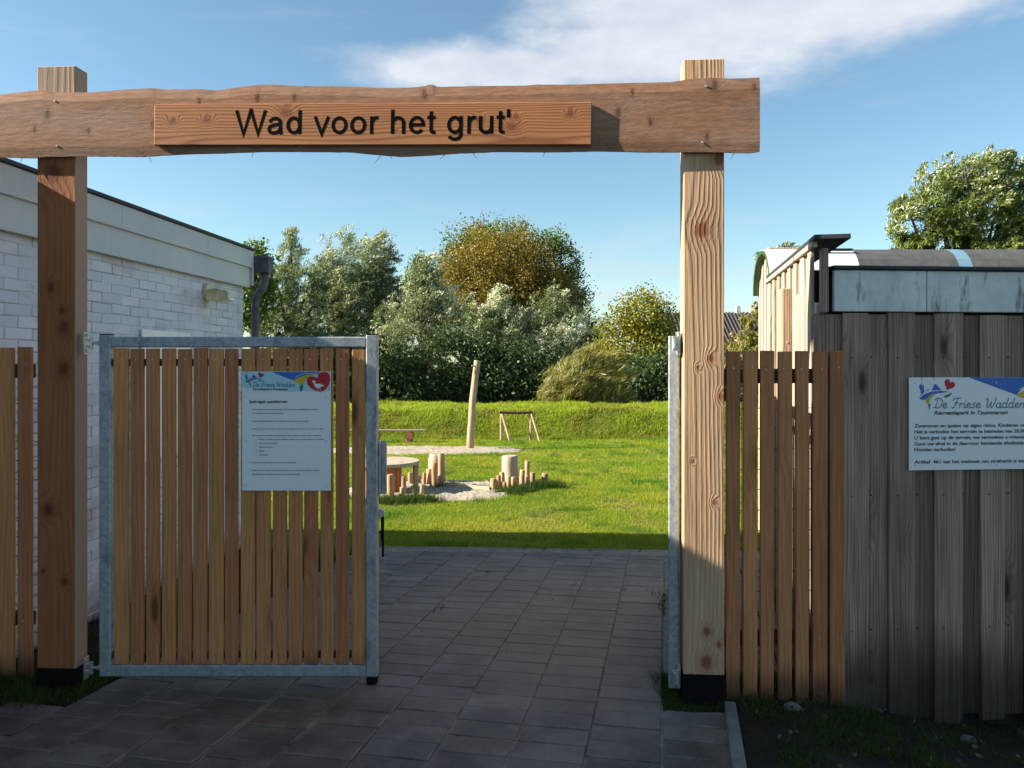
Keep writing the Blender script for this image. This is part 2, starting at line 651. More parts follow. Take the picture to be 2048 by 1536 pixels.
M = {}
M['post'] = mat_wood('douglas_post_wood', (0.57, 0.375, 0.215), (0.38, 0.22, 0.108), ring=0.0135, warpamt=0.05, knots=0.5, ringamt=0.42, kn=[(-0.009, 2.219, 0.038), (0.030, 1.621, 0.018), (0.077, 1.443, 0.016), (0.014, 0.343, 0.020), (0.070, 0.285, 0.013), (-0.028, 1.577, 0.010), (0.012, 0.198, 0.030), (-0.056, 1.140, 0.008), (0.070, 2.551, 0.030), (0.047, 0.948, 0.012)], bump=0.5, tint=0.04,
                     ksc=(3.2, 3.2, 1.25), knotcol=(0.22, 0.075, 0.03), fibk=0.7)
M['post_red'] = mat_wood('larch_post_wood', (0.34, 0.140, 0.052), (0.24, 0.086, 0.028), ring=0.022, warpamt=0.06, ringamt=0.5, pale=(0.0938, 2.86, (0.36, 0.27, 0.20)), kn=[(-0.014, 2.533, 0.045), (-0.028, 1.970, 0.022), (0.028, 1.854, 0.016), (0.038, 1.773, 0.028), (-0.043, 0.872, 0.030), (0.043, 0.519, 0.018), (0.038, 1.568, 0.030), (-0.068, 0.568, 0.012)], bump=0.3, tint=0.04,
                         ksc=(3.4, 3.4, 1.9), knotcol=(0.11, 0.035, 0.015))
M['beam'] = mat_wood('rough_sawn_beam_wood', (0.32, 0.165, 0.078), (0.24, 0.115, 0.050), axis='X', ring=0.03, ringamt=0.32, bring=0.08, bump=0.32, fibk=0.9, fibs=(70.0, 70.0, 14.0), kn=[(2.814, -3.082, 0.030), (2.743, -3.149, 0.020), (2.755, -2.547, 0.030), (2.862, -2.318, 0.022), (2.874, -2.029, 0.028), (2.869, -1.848, 0.020), (2.874, -1.217, 0.030), (2.767, -0.306, 0.030), (2.862, -0.239, 0.018), (2.719, -0.157, 0.022), (2.886, 0.140, 0.035), (2.874, 0.320, 0.020), (2.648, 0.104, 0.020), (2.731, -2.872, 0.018)], tint=0.02,
                     ksc=(2.2, 2.2, 2.6), knotcol=(0.10, 0.045, 0.02), kasp=0.5, grey=0.30, saw=0.5)
M['board'] = mat_wood('planed_sign_wood', (0.46, 0.205, 0.088), (0.25, 0.085, 0.028), axis='X', ring=0.010, warpamt=0.06, knots=0.6, ringamt=0.8, kn=[(0.016, -0.959, 0.016), (0.019, -0.788, 0.016), (0.056, -0.401, 0.026), (0.042, 0.950, 0.014), (-0.014, 0.680, 0.022), (0.019, 0.525, 0.016), (0.028, 0.699, 0.012), (-0.033, 0.131, 0.006)], bump=0.15, tint=0.02,
                      ksc=(3.6, 3.6, 2.3), knotcol=(0.20, 0.07, 0.03), rough=0.55)
M['slat'] = mat_wood('larch_slat_wood', (0.53, 0.250, 0.095), (0.38, 0.150, 0.050), ring=0.019, ringamt=0.5, bump=0.2, tint=0.12, fibk=0.8,
                     ksc=(5.0, 5.0, 1.4), foot=(-0.15, 0.02, 0.75))
M['fence'] = mat_wood('brown_fence_wood', (0.55, 0.255, 0.098), (0.40, 0.155, 0.052), ring=0.017, ringamt=0.45, bump=0.2, tint=0.2, fibk=0.8,
                      ksc=(5.0, 5.0, 1.6), foot=(-0.12, 0.05, 0.7))
M['rail'] = mat_plain('dark_rail_wood', (0.075, 0.035, 0.018), 0.8, noise=0.5, nscale=8)
M['grey'] = mat_wood('weathered_grey_wood', (0.31, 0.225, 0.165), (0.155, 0.110, 0.082), ring=0.011, warpamt=0.03, ringamt=0.5, fibk=1.5, fibs=(75.0, 75.0, 2.2), bump=0.8, tint=0.36,
                     ksc=(4.5, 4.5, 1.5), knotcol=(0.02, 0.018, 0.016), foot=(-0.12, 0.30, 0.8), rough=0.85)
M['pale'] = mat_wood('sun_bleached_wood', (0.44, 0.375, 0.29), (0.29, 0.22, 0.15), ring=0.02, ringamt=0.5, bump=0.4, tint=0.2,
                     ksc=(4.5, 4.5, 1.5), knotcol=(0.12, 0.07, 0.04))
M['log'] = mat_wood('peeled_log_wood', (0.40, 0.27, 0.15), (0.25, 0.15, 0.075), ring=0.03, ringamt=0.4, bump=0.4, tint=0.22,
                    ksc=(4.0, 4.0, 2.0), knots=0.6)
M['pole'] = mat_wood('peeled_pole_wood', (0.46, 0.35, 0.23), (0.31, 0.20, 0.12), ring=0.05, ringamt=0.35, bump=0.4, tint=0.05, ksc=(3, 3, 1.3))
M['galv'] = mat_galv()
M['steel'] = mat_plain('bright_zinc_fitting', (0.62, 0.63, 0.63), 0.38, 0.8, noise=0.5, nscale=40)
M['black'] = mat_plain('black_rubber', (0.005, 0.005, 0.005), 0.7, spec=0.15, noise=0.3, nscale=10)
M['letter'] = mat_plain('black_routed_paint', (0.006, 0.005, 0.005), 0.9, noise=0.3, nscale=60, spec=0.05)
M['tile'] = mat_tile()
M['brick'] = mat_brick()
M['mortar'] = mat_plain('dirty_mortar', (0.58, 0.60, 0.66), 0.9, noise=0.8, nscale=3.0, dark=(0.20, 0.20, 0.22))
M['fascia'] = mat_concrete('cream_fascia_paint', (0.48, 0.54, 0.58), (0.56, 0.61, 0.62), 1.5, 0.18)
M['trim'] = mat_plain('black_roof_trim', (0.03, 0.033, 0.036), 0.6, noise=0.4, nscale=6)
M['pvc'] = mat_plain('grey_downpipe', (0.12, 0.125, 0.14), 0.6, noise=0.8, nscale=12, dark=(0.03, 0.03, 0.04))
M['lamp'] = mat_plain('yellowed_lamp_plastic', (0.72, 0.66, 0.42), 0.4, noise=0.7, nscale=14, dark=(0.30, 0.27, 0.14))
M['kerb'] = mat_concrete('kerb_concrete', (0.12, 0.112, 0.105), (0.22, 0.205, 0.19), 6.0, 0.6)
M['cement'] = mat_concrete('stained_cement_board', (0.58, 0.60, 0.58), (0.78, 0.79, 0.76), 5.0, 0.85, 0.53)
M['bed'] = mat_sand('joint_sand', (0.10, 0.09, 0.07), (0.46, 0.40, 0.33))
M['sand'] = mat_sand()
M['ground'] = mat_ground()
M['whiteroof'] = mat_plain('white_roof_membrane', (0.78, 0.79, 0.80), 0.5, noise=0.15, nscale=3)
M['bitumen'] = mat_plain('dark_roof_felt', (0.055, 0.057, 0.06), 0.75, noise=0.6, nscale=9, dark=(0.11, 0.11, 0.11), bump=0.3)
M['blue'] = mat_plain('faded_blue_strip', (0.10, 0.24, 0.36), 0.6, noise=0.6, nscale=14, dark=(0.20, 0.25, 0.28))
M['green'] = mat_plain('green_roof_edge', (0.025, 0.085, 0.016), 0.6, noise=0.5, nscale=8)
M['tileroof'] = mat_plain('dark_pantile', (0.06, 0.055, 0.055), 0.7, noise=0.5, nscale=2, tint=0.2)
M['darkint'] = mat_plain('dark_interior', (0.02, 0.02, 0.02), 0.9)
M['wire'] = mat_plain('dark_fence_wire', (0.02, 0.025, 0.022), 0.5)
M['stone'] = mat_plain('grey_field_stone', (0.17, 0.155, 0.135), 0.9, noise=0.7, nscale=14, bump=0.6)
M['sign'] = mat_plain('white_sign_panel', (0.82, 0.84, 0.86), 0.35, noise=0.08, nscale=3)
M['paleblue'] = mat_plain('print_pale_blue', (0.42, 0.66, 0.74), 0.4)
M['pblue'] = mat_plain('print_blue', (0.035, 0.14, 0.48), 0.4)
M['pyellow'] = mat_plain('print_yellow', (0.62, 0.42, 0.03), 0.4)
M['pgreen'] = mat_plain('print_green', (0.02, 0.20, 0.08), 0.4)
M['pred'] = mat_plain('print_red', (0.50, 0.012, 0.02), 0.4)
M['pnavy'] = mat_plain('print_navy_ink', (0.10, 0.17, 0.30), 0.5)
M['ink'] = mat_plain('print_black_ink', (0.012, 0.012, 0.02), 0.5)
M['pwhite'] = mat_plain('print_white', (0.75, 0.77, 0.8), 0.4)
M['bark'] = mat_plain('tree_bark', (0.085, 0.07, 0.055), 0.9, noise=0.7, nscale=6, bump=0.8)
M['leaf'] = mat_leaf('tree_leaf', 0.35, gain=2.05)
M['grassb'] = mat_leaf('grass_blade', 0.45, 0.6, 0.2, gain=1.0)
M['litter'] = mat_leaf('fallen_leaf', 0.1, 0.8, 0.1)


# ================================================================== the setting
def build_ground():
    xs = np.concatenate([np.linspace(-400, -40, 10)[:-1], np.linspace(-40, -8, 17)[:-1], np.arange(-8, 8, 0.16), np.linspace(8, 40, 17), np.linspace(40, 400, 10)[1:]])
    ys = np.concatenate([np.linspace(-60, -4, 8)[:-1], np.arange(-4, 9, 0.16), np.arange(9, 20, 0.5), np.arange(20, 32, 0.25), np.linspace(32, 80, 17), np.linspace(80, 900, 12)[1:]])
    X, Y = np.meshgrid(xs, ys)
    rs = np.random.RandomState(3)
    Z = gz(X, Y)
    near = (np.abs(X) < 7) & (Y < 8.5) & (Y > -3)
    Z = Z + near * rs.uniform(-0.006, 0.004, Z.shape)
    nx, ny = len(xs), len(ys)
    v = np.stack([X.ravel(), Y.ravel(), Z.ravel()], 1)
    i = np.arange(ny - 1)[:, None] * nx + np.arange(nx - 1)[None, :]
    idx = np.stack([i, i + 1, i + nx + 1, i + nx], -1).ravel()
    tag(link('ground', np_mesh('ground', v, 4, idx, M['ground'], smooth=True)), 'grassy ground sloping from the gate to the grass bank', None, None, 'structure')


build_ground()

AP = math.atan(0.2)
PX, PY = Vector((math.cos(AP), -math.sin(AP), 0)), Vector((math.sin(AP), math.cos(AP), 0))
P0 = Vector((0.381, 3.51, 0))


def build_paving():
    # bed of joint sand below the tiles
    mb = MB()
    outline = [(-7, -3), (1.05 - 0.22 * 6.5, -3), (0.99, 3.5), (0.69, 3.5), (0.76, 3.95), (1.55, 3.95), (2.2, 6.87), (-1.45, 7.1), (-2.0, 3.6), (-7, 3.45)]
    bed = MB()
    # triangulated strip by strip so that it follows the slope
    import_y = [-3, 3.45, 3.5, 3.95, 6.9]
    bed.add([(x, y, gzs(min(x, 1.2), y) + 0.005) for x, y in [(-7, -3), (-0.45, -3), (0.99, 3.5), (-7, 3.5)]], [(0, 1, 2, 3)])
    bed.add([(x, y, gzs(min(x, 1.2), y) + 0.005) for x, y in [(-2.02, 3.5), (0.69, 3.5), (0.75, 3.95), (-1.93, 3.95)]], [(0, 1, 2, 3)])
    bed.add([(x, y, gzs(min(x, 1.2), y) + 0.005) for x, y in [(-1.93, 3.95), (1.30, 3.95), (1.85, 6.90), (-1.35, 7.10)]], [(0, 1, 2, 3)])
    root = bed.build('paving', M['bed'])
    tag(root, 'path of dark rectangular concrete tiles through the open gate', None, None, 'structure')
    rnd = random.Random(11)
    protos = []
    for k in range(5):
        mb = MB()
        mb.bbox(-0.1445, 0.1445, -0.0718, 0.0718, -0.045, 0.0, 0.0035, 0.0012, rnd)
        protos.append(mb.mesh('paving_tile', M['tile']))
    spots = []
    for c in range(-20, 4):
        off = rnd.choice((0.0, 0.075)) + rnd.uniform(-0.012, 0.012)
        lat = rnd.uniform(-0.003, 0.003)
        for r in range(-46, 27):
            q = P0 + PX * (0.3 * (c + 0.5) + lat) + PY * (0.15 * r + off)
            x, y = q.x, q.y
            if y > 7.08 - 0.064 * (x + 1.23) - 0.06 or y < -2.8:
                continue
            if c < -8 and y > 3.53 - 0.10 * max(0, -x - 2.1) * 0:
                continue
            if c >= 1 and 3.42 < y < 3.98:
                continue
            if c >= 2 and y <= 3.98:
                continue
            sc = math.hypot(x, y)
            px = CXP + FPX * x / max(y, 0.1)
            py = HYP + FPX * (CH - gzs(min(x, 1.2), y)) / max(y, 0.1)
            seen = y > 1 and -60 < px < 2100 and py < 1560
            spots.append((0 if seen else 1, sc, x, y))
    spots.sort()
    rest = MB()
    for i, (s, _, x, y) in enumerate(spots):
        e1 = Vector((PX.x, PX.y, -0.032 * PX.y))
        e2 = Vector((PY.x, PY.y, -0.032 * PY.y))
        a = rnd.gauss(0, 0.006)
        e1.z += rnd.gauss(0, 0.004)
        e2.z += rnd.gauss(0, 0.005)
        e1, e2 = e1 + e2 * a, e2 - e1 * a
        e1.normalize()
        n3 = e1.cross(e2).normalized()
        e2 = n3.cross(e1)
        mt = Matrix((e1, e2, n3)).transposed().to_4x4()
        mt.translation = Vector((x, y, -0.032 * (y - 3.6) + 0.014 + rnd.gauss(0, 0.0012)))
        if i < 300:
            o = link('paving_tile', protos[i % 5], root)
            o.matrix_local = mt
        else:
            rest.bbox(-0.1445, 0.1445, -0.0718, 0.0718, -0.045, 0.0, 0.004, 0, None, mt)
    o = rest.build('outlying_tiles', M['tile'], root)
    o['kind'] = 'stuff'
    mb = MB()           # edging that closes the path towards the lawn
    x0, x1 = -1.40, 1.90
    k = 0
    x = x0
    while x < x1:
        L = 0.98
        y = 7.08 - 0.064 * (x + 1.23)
        mt = Matrix.Translation((x, y, gzs(0, y) - 0.02)) @ Matrix.Rotation(-0.064, 4, 'Z')
        e = MB()
        e.bbox(0.004, L - 0.004, 0, 0.06, -0.1, 0.030, 0.006)
        o = e.build('edging_stone', M['kerb'], root)
        o.matrix_local = mt
        x += L


build_paving()


def build_kerb():
    root = empty('kerb', (1.011, 3.57, 0), 0, None, None)
    tag(root, None, None, None, 'structure')
    d = Vector((0.22, 1.0, 0)).normalized()
    rz = -math.atan(0.22)
    for k in range(5):
        mb = MB()
        mb.bbox(-0.027, 0.027, -1.0 + 0.004, -0.004, -0.15, 0.012 + (0.004 if k % 2 else 0), 0.006, 0.003, RND)
        p = -d * (k * 1.0)
        mb.build('kerb_stone', M['kerb'], root, (p.x, p.y, gzs(0, 3.57 + p.y) + 0.02), (-0.032 * -1 * 0 - 0.032, 0, rz))


build_kerb()


def sheet_ellipse(name, cx, cy, rx, ry, mat, label, lift, seed, n=72, rings=9, amp=0.03):
    rs = random.Random(seed)
    ph = [rs.uniform(0, 6.28) for _ in range(5)]
    vv, ff = [(cx, cy, gzs(cx, cy) + lift)], []
    for r in range(1, rings + 1):
        for k in range(n):
            t = 2 * math.pi * k / n
            w = 1 + 0.05 * math.sin(3 * t + ph[0]) + 0.035 * math.sin(5 * t + ph[1]) + 0.02 * math.sin(11 * t + ph[2])
            f = r / rings
            x, y = cx + rx * f * w * math.cos(t), cy + ry * f * w * math.sin(t)
            h = lift + (rs.uniform(-amp, amp) * 0.5 if r < rings else -lift - 0.01)
            vv.append((x, y, gzs(x, y) + max(h, 0.004) if r < rings else gzs(x, y) - 0.012))
    for k in range(n):
        ff.append((0, 1 + k, 1 + (k + 1) % n))
    for r in range(rings - 1):
        for k in range(n):
            a, b = 1 + r * n + k, 1 + r * n + (k + 1) % n
            ff.append((a, a + n, b + n, b))
    mb = MB()
    mb.add(vv, ff)
    o = mb.build(name, mat, smooth=True)
    return tag(o, label, None, None, 'structure')


sheet_ellipse('sand_pit', -1.15, 11.05, 1.28, 1.12, M['sand'], 'pale sand in the play pit ringed by upright logs', 0.035, 5)
sheet_ellipse('sand_strip', -2.1, 18.0, 2.55, 1.15, M['sand'], 'flat strip of pale sand around the tall leaning pole', 0.03, 6)


# ------------------------------------------------------------------ white building on the left
def build_white_building():
    aB = math.atan(0.072)
    root = empty('white_building', (-2.67, 3.8, 0), -aB, 'long low building of white painted brick with cream fascia, left of the gate', 'building')
    y0, y1 = -9.0, 3.42
    zt, zm, zb = 2.643, 2.495, 2.298
    MB().bbox(-0.030, 0.0, y0, y1, zm - 0.012, zt, 0.003).build('fascia_board', M['fascia'], root)
    MB().bbox(-0.052, -0.022, y0, y1 - 0.03, zb, zm + 0.02, 0.003).build('fascia_board', M['fascia'], root)
    for k in range(5):                  # cover strips over the fascia joints, and their screws
        yy = y1 - 0.9 - 1.22 * k
        MB().bbox(-0.001, 0.0025, yy - 0.012, yy + 0.012, zm - 0.010, zt - 0.002, 0.001).build('joint_strip', M['fascia'], root)
    MB().bbox(-0.062, 0.018, y0, y1 + 0.02, zt + 0.002, zt + 0.026, 0.004).build('roof_trim', M['trim'], root)
    MB().box(-7.0, -0.033, y0 + 0.02, y1 - 0.012, zb + 0.03, zt - 0.004).build('roof', M['bitumen'], root)
    MB().bbox(-7.0, 0.0, y1 - 0.01, y1 + 0.012, zb + 0.02, zt, 0.003).build('end_fascia_board', M['fascia'], root)
    # masonry core, the painted bricks stand 6 mm proud of it
    MB().box(-6.9, -0.076, y0 + 0.1, y1 - 0.06, -0.5, zb + 0.04).build('wall', M['mortar'], root)
    rnd = random.Random(4)
    protos = []
    for k in range(6):
        mb = MB()
        mb.bbox(-0.05, 0.0, -0.1045, 0.1045, -0.0285, 0.0285, 0.0025, 0.0012, rnd)
        protos.append(mb.mesh('brick', M['brick']))
    P = []
    nz = 38
    for c in range(nz):
        z = zb + 0.02 - 0.066 * (c + 0.5)
        st = 0.11 if c % 2 else 0.0
        k = 0
        while True:
            y = y1 - 0.06 - 0.108 - st - 0.2175 * k
            if y < -2.2:
                break
            k += 1
            wy, wx = 3.8 + y, -2.73 + 0.072 * y
            px, py = CXP + FPX * wx / wy if wy > 0.5 else -999, HYP + FPX * (CH - z) / max(wy, 0.5)
            vis = 2
            if px > -20 and py < 700:
                vis = 0
            elif 170 < px < 210:
                vis = 1
            elif px > -20:
                vis = 1.5
            P.append((vis, -wy if vis else 0, y, z))
        if st:
            P.append((3, 0, y1 - 0.06 - 0.054, z))
    P.sort()
    rest = MB()
    for i, (vis, _, y, z) in enumerate(P):
        if vis == 3:
            rest.bbox(-0.12, -0.0685, y - 0.05, y + 0.05, z - 0.0285, z + 0.0285, 0.004, 0.002, rnd)
            continue
        bad = y > 2.6 and 1.6 < z < 2.12 and rnd.random() < 0.5    # weathered joints near the downpipe
        p = (-0.0725 + rnd.gauss(0, 0.0006), y + rnd.gauss(0, 0.002), z + rnd.gauss(0, 0.0016))
        if i < 300:
            o = link('brick', protos[rnd.randrange(6)], root, p, (rnd.gauss(0, 0.008), 0, rnd.gauss(0, 0.006)))
            o.scale = (1, 0.95, 0.85) if bad else (1, 1.015, 1.08)
        else:
            rest.bbox(p[0] - 0.05, p[0], p[1] - 0.1045, p[1] + 0.1045, p[2] - 0.0285, p[2] + 0.0285, 0.004, 0.002, rnd)
    o = rest.build('hidden_bricks', M['brick'], root)
    o['kind'] = 'stuff'
    # unseen block added beside the camera to darken the near paving
    MB().box(-4.0, -0.07, y0 + 0.1, -1.9, 2.70, 6.0).build('added_shade_block', M['brick'], root)
    # white service panel whose top shows above the gate
    mb = MB()
    mb.bbox(-0.066, -0.048, 1.62, 2.32, 0.9, 1.835, 0.004)
    pnl = mb.build('service_panel', M['sign'], root)
    MB().box(-0.05, -0.0455, 1.66, 2.26, 1.735, 1.748).build('slot', M['darkint'], pnl)


build_white_building()


def build_downpipe():
    aB = math.atan(0.072)
    b = Vector((-2.67, 3.8, 0))
    c = Vector((-2.67 + 0.072 * 3.43, 3.8 + 3.43, 0))
    root = empty('downpipe', (c.x, c.y, 0), -aB, 'dark grey rain downpipe with square hopper at the corner of white building', 'downpipe')
    mb = MB()
    x0, x1, y0, y1 = -0.02, 0.135, 0.0, 0.14
    mb.bbox(x0, x1, y0, y1, 2.445, 2.585, 0.004)
    mb.bbox(x0 - 0.006, x1 + 0.006, y0 - 0.006, y1 + 0.006, 2.575, 2.60, 0.003)
    mb.build('hopper', M['pvc'], root)
    mb = MB()
    mb.tube([(0.075, 0.07, 2.45), (0.075, 0.07, 2.36), (0.06, 0.06, 2.30), (0.01, 0.05, 2.235), (-0.005, 0.045, 2.18), (-0.005, 0.045, 1.2), (-0.005, 0.045, -0.2)],
            [0.036, 0.036, 0.037, 0.037, 0.036, 0.036, 0.036], 16)
    mb.build('pipe', M['pvc'], root, smooth=True)
    for z in (2.08, 1.2, 0.4):
        mb = MB()
        mb.tube([(-0.005, 0.045, z - 0.012), (-0.005, 0.045, z + 0.012)], 0.041, 16)
        mb.box(-0.10, -0.03, 0.035, 0.055, z - 0.008, z + 0.008)
        mb.build('pipe_clip', M['pvc'], root)
    mb = MB()
    mb.tube([(0.075, 0.07, 2.38), (0.075, 0.07, 2.40)], 0.041, 16)
    mb.build('pipe_collar', M['pvc'], root)


def build_lamp():
    aB = math.atan(0.072)
    y = 2.62
    p = Vector((-2.67 + 0.072 * y - 0.066, 3.8 + y, 2.17))
    root = empty('wall_lamp', p, -aB, 'yellowed bulkhead lamp on white brick wall under the cream fascia', 'lamp')
    mb = MB()      # back disc
    mb.tube([(-0.002, 0, 0.02), (0.028, 0, 0.02)], [0.072, 0.066], 20)
    mb.build('back_plate', M['lamp'], root, smooth=False)
    mb = MB()      # tapered hood
    mb.prism([(0.02, 0.03), (0.02, -0.05), (0.12, -0.07), (0.215, -0.045), (0.20, 0.02), (0.10, 0.045)], -0.055, 0.055)
    mb.build('hood', M['lamp'], root)
    mb = MB()
    mb.prism([(0.13, -0.075), (0.22, -0.052), (0.215, -0.040), (0.13, -0.062)], -0.05, 0.05)
    mb.build('lens', M['pwhite'], root)


build_downpipe()
build_lamp()


# ------------------------------------------------------------------ grey plank shed on the right
SH0 = Vector((1.49, 3.725, 0))          # its front left corner
SHA = math.atan(0.09)                   # front runs slightly away to the right


def build_shed():
    root = empty('plank_shed', SH0, SHA, 'weathered grey plank shed with a stained cement fascia, right of the gate', 'shed')
    rnd = random.Random(21)
    zt = 1.838
    # front cladding: narrow boards behind, wide boards over the gaps
    x = -0.01
    k = 0
    while x < 1.75:
        w = 0.138 + rnd.uniform(-0.008, 0.010)
        mb = MB()
        zb = -0.10 - 0.05 * x - rnd.uniform(0, 0.05)
        mb.bbox(-w / 2, w / 2, -0.011, 0.011, zb, zt + rnd.uniform(-0.006, 0.006), 0.003, 0.002, rnd)
        mb.build('board', M['grey'], root, (x + w / 2 + 0.115, -0.010, 0), (0, rnd.gauss(0, 0.0015), rnd.gauss(0, 0.02)))
        mb = MB()
        w2 = 0.150
        mb.bbox(-w2 / 2, w2 / 2, -0.011, 0.011, zb + 0.03, zt - 0.004, 0.003, 0.002, rnd)
        mb.build('board', M['grey'], root, (x + 0.057, 0.005, 0), (0, 0, rnd.gauss(0, 0.01)))
        x += 0.236 + rnd.uniform(-0.006, 0.006)
        k += 1
    # nails
    for j, z in enumerate((0.30, 0.95, 1.62)):
        mb = MB()
        q = 0.02
        while q < 1.7:
            mb.box(q + 0.125, q + 0.131, -0.0235, -0.018, z, z + 0.006)
            mb.box(q + 0.225, q + 0.231, -0.0235, -0.018, z + 0.004, z + 0.010)
            q += 0.236
        mb.build('nails', M['darkint'], root)
    MB().box(0.06, 1.9, 0.022, 0.05, -0.25, 2.03).build('back_wall', M['darkint'], root)
    # cement fascia in two panels under a dark roof edge
    for a, b in ((0.055, 0.523), (0.527, 1.15), (1.154, 1.9)):
        MB().bbox(a, b, -0.034, -0.010, zt + 0.008, 2.045, 0.003).build('fascia_panel', M['cement'], root)
    MB().bbox(0.045, 1.92, -0.052, 0.10, 2.048, 2.066, 0.004).build('roof_edge', M['trim'], root)
    mb = MB()
    k = math.tan(math.atan(0.2) + SHA)
    mb.add([(0.06 + k * 0.1, 0.10, z) for z in (2.0, 2.045)] + [(1.9, 0.10, z) for z in (2.0, 2.045)] + [(1.9, 1.5, z) for z in (2.0, 2.045)] + [(0.06 + k * 1.5, 1.5, z) for z in (2.0, 2.045)],
           [(0, 6, 4, 2), (1, 3, 5, 7), (0, 2, 3, 1), (2, 4, 5, 3), (4, 6, 7, 5), (6, 0, 1, 7)])
    mb.build('roof', M['bitumen'], root)
    MB().bbox(-0.005, 0.05, 0.03, 0.06, zt + 0.0, zt + 0.055, 0.002).build('cement_block', M['cement'], root)
    # sunlit side wall, top edge held by a batten
    aS = -math.atan(0.2) - SHA
    L = 1.62
    side = Matrix.Rotation(aS, 4, 'Z')
    n = 15
    w = L / n
    for i in range(n):
        mb = MB()
        pr = 0.0 if i % 2 else -0.014
        mb.bbox(pr - 0.01, pr + 0.008, -w * (0.5 if i % 2 else 0.40), w * (0.5 if i % 2 else 0.40), -0.2, 2.148 + rnd.uniform(-0.004, 0.004), 0.002, 0.001, rnd)
        q = side @ Vector((-0.012, 0.03 + w * (i + 0.5), 0))
        mb.build('side_board', M['pale'], root, q, (0, 0, aS))
    mb = MB()
    mb.bbox(-0.05, -0.022, -0.06, L + 0.1, 2.150, 2.178, 0.003)
    mb.build('verge_batten', M['pale'], root, (0, 0, 0), (0, 0, aS))
    mb = MB()
    mb.bbox(-0.045, 0.12, -0.10, L + 0.05, 2.180, 2.205, 0.004)
    mb.build('verge_cover', M['trim'], root, (0, 0, 0), (0, 0.0, aS))
    mb = MB()
    mb.bbox(0.0, 0.035, -0.03, 0.02, 1.84, 2.15, 0.003)
    mb.build('corner_batten', M['grey'], root, (0.0, 0.0, 0), (0, 0, aS))
    MB().box(0.012, 0.6, 0.10, 0.13, 1.8, 2.06).build('gap_shade_panel', M['darkint'], root)  # near-black panel, its colour stands in for the shade of the void


build_shed()


def build_vault():
    """small hut with a barrel roof behind the shed"""
    Yn, Yf = 7.0, 7.95
    Xn = (1552 - CXP) / FPX * Yn
    Xf = (1517 - CXP) / FPX * Yf
    root = empty('barrel_roof_hut', (Xn, Yn, 0), 0, 'hut with a white and dark barrel roof behind the grey shed', 'hut')
    ze, za = 2.285, 2.69
    W = Yf - Yn
    sh = (Xf - Xn) / W
    N = 14

    def arc(r):
        out = []
        for i in range(N + 1):
            t = math.pi * i / N
            y = W / 2 - math.cos(t) * (W / 2) * r
            z = ze + math.sin(t) ** 0.85 * (za - ze) * r if 0 < i < N else ze
            out.append((y, z))
        return out

    def band(xa, xb, r0, r1, mat, name):
        a0, a1 = arc(r0), arc(r1)
        mb = MB()
        vv = []
        for x in (xa, xb):
            for (y, z) in a1:
                vv.append((x + sh * y, y, z))
            for (y, z) in a0:
                vv.append((x + sh * y, y, z))
        n = N + 1
        ff = []
        for i in range(N):
            ff.append((i, i + 2 * n, i + 2 * n + 1, i + 1))
            ff.append((n + i, n + i + 1, n + i + 1 + 2 * n, n + i + 2 * n))
            ff.append((i, i + 1, n + i + 1, n + i))
            ff.append((2 * n + i, 3 * n + i, 3 * n + i + 1, 2 * n + i + 1))
        ff.append((0, n, 3 * n, 2 * n))
        ff.append((n - 1, 3 * n - 1, 4 * n - 1, 2 * n - 1))
        mb.add(vv, ff)
        return mb.build(name, mat, root, smooth=False)

    x1 = (1712 - CXP) / FPX * 7.2 - Xn - sh * 0.3
    band(-0.055, x1, 0.985, 1.0, M['whiteroof'], 'white_roof_sheet')
    band(-0.06, -0.02, 0.90, 0.984, M['green'], 'green_roof_rim')
    xb0 = (1898 - CXP) / FPX * 7.2 - Xn
    xb1 = (1925 - CXP) / FPX * 7.2 - Xn
    band(x1 + 0.002, xb0, 0.985, 1.002, M['bitumen'], 'dark_roof_sheet')
    band(xb0 + 0.002, xb1, 0.985, 1.004, M['blue'], 'blue_roof_strip')
    band(xb1 + 0.002, xb1 + 1.6, 0.985, 1.002, M['bitumen'], 'dark_roof_sheet')
    # gable of upright boards under the arch
    n = 11
    for i in range(n):
        ya, yb = W * i / n, W * (i + 1) / n - 0.006
        ym = (ya + yb) / 2
        t = math.acos(max(-1, min(1, (W / 2 - ym) / (W / 2))))
        top = ze + math.sin(t) ** 0.85 * (za - ze) * 0.88
        mb = MB()
        mb.bbox(0, 0.02, ya, yb, -0.5, top, 0.003, 0.002, RND)
        for q in range(len(mb.v)):
            x, y, z = mb.v[q]
            mb.v[q] = (x + sh * y + (0.008 if i % 2 else 0), y, z)
        mb.build('gable_board', M['pale'], root)
    MB().box(0.05, 4.6, 0.02, 0.06, -0.5, ze).build('front_wall', M['pale'], root)
    mb = MB()
    mb.bbox(0.0 + sh * W / 2, 0.62, W / 2 - 0.05, W / 2 + 0.02, za - 0.01, za + 0.02, 0.003)
    mb.build('ridge_board', M['pale'], root)
    mb = MB()
    mb.bbox(0.45, 0.78, W / 2 - 0.30, W / 2 - 0.25, za - 0.045, za - 0.025, 0.003)
    mb.build('loose_batten', M['darkint'], root)


build_vault()


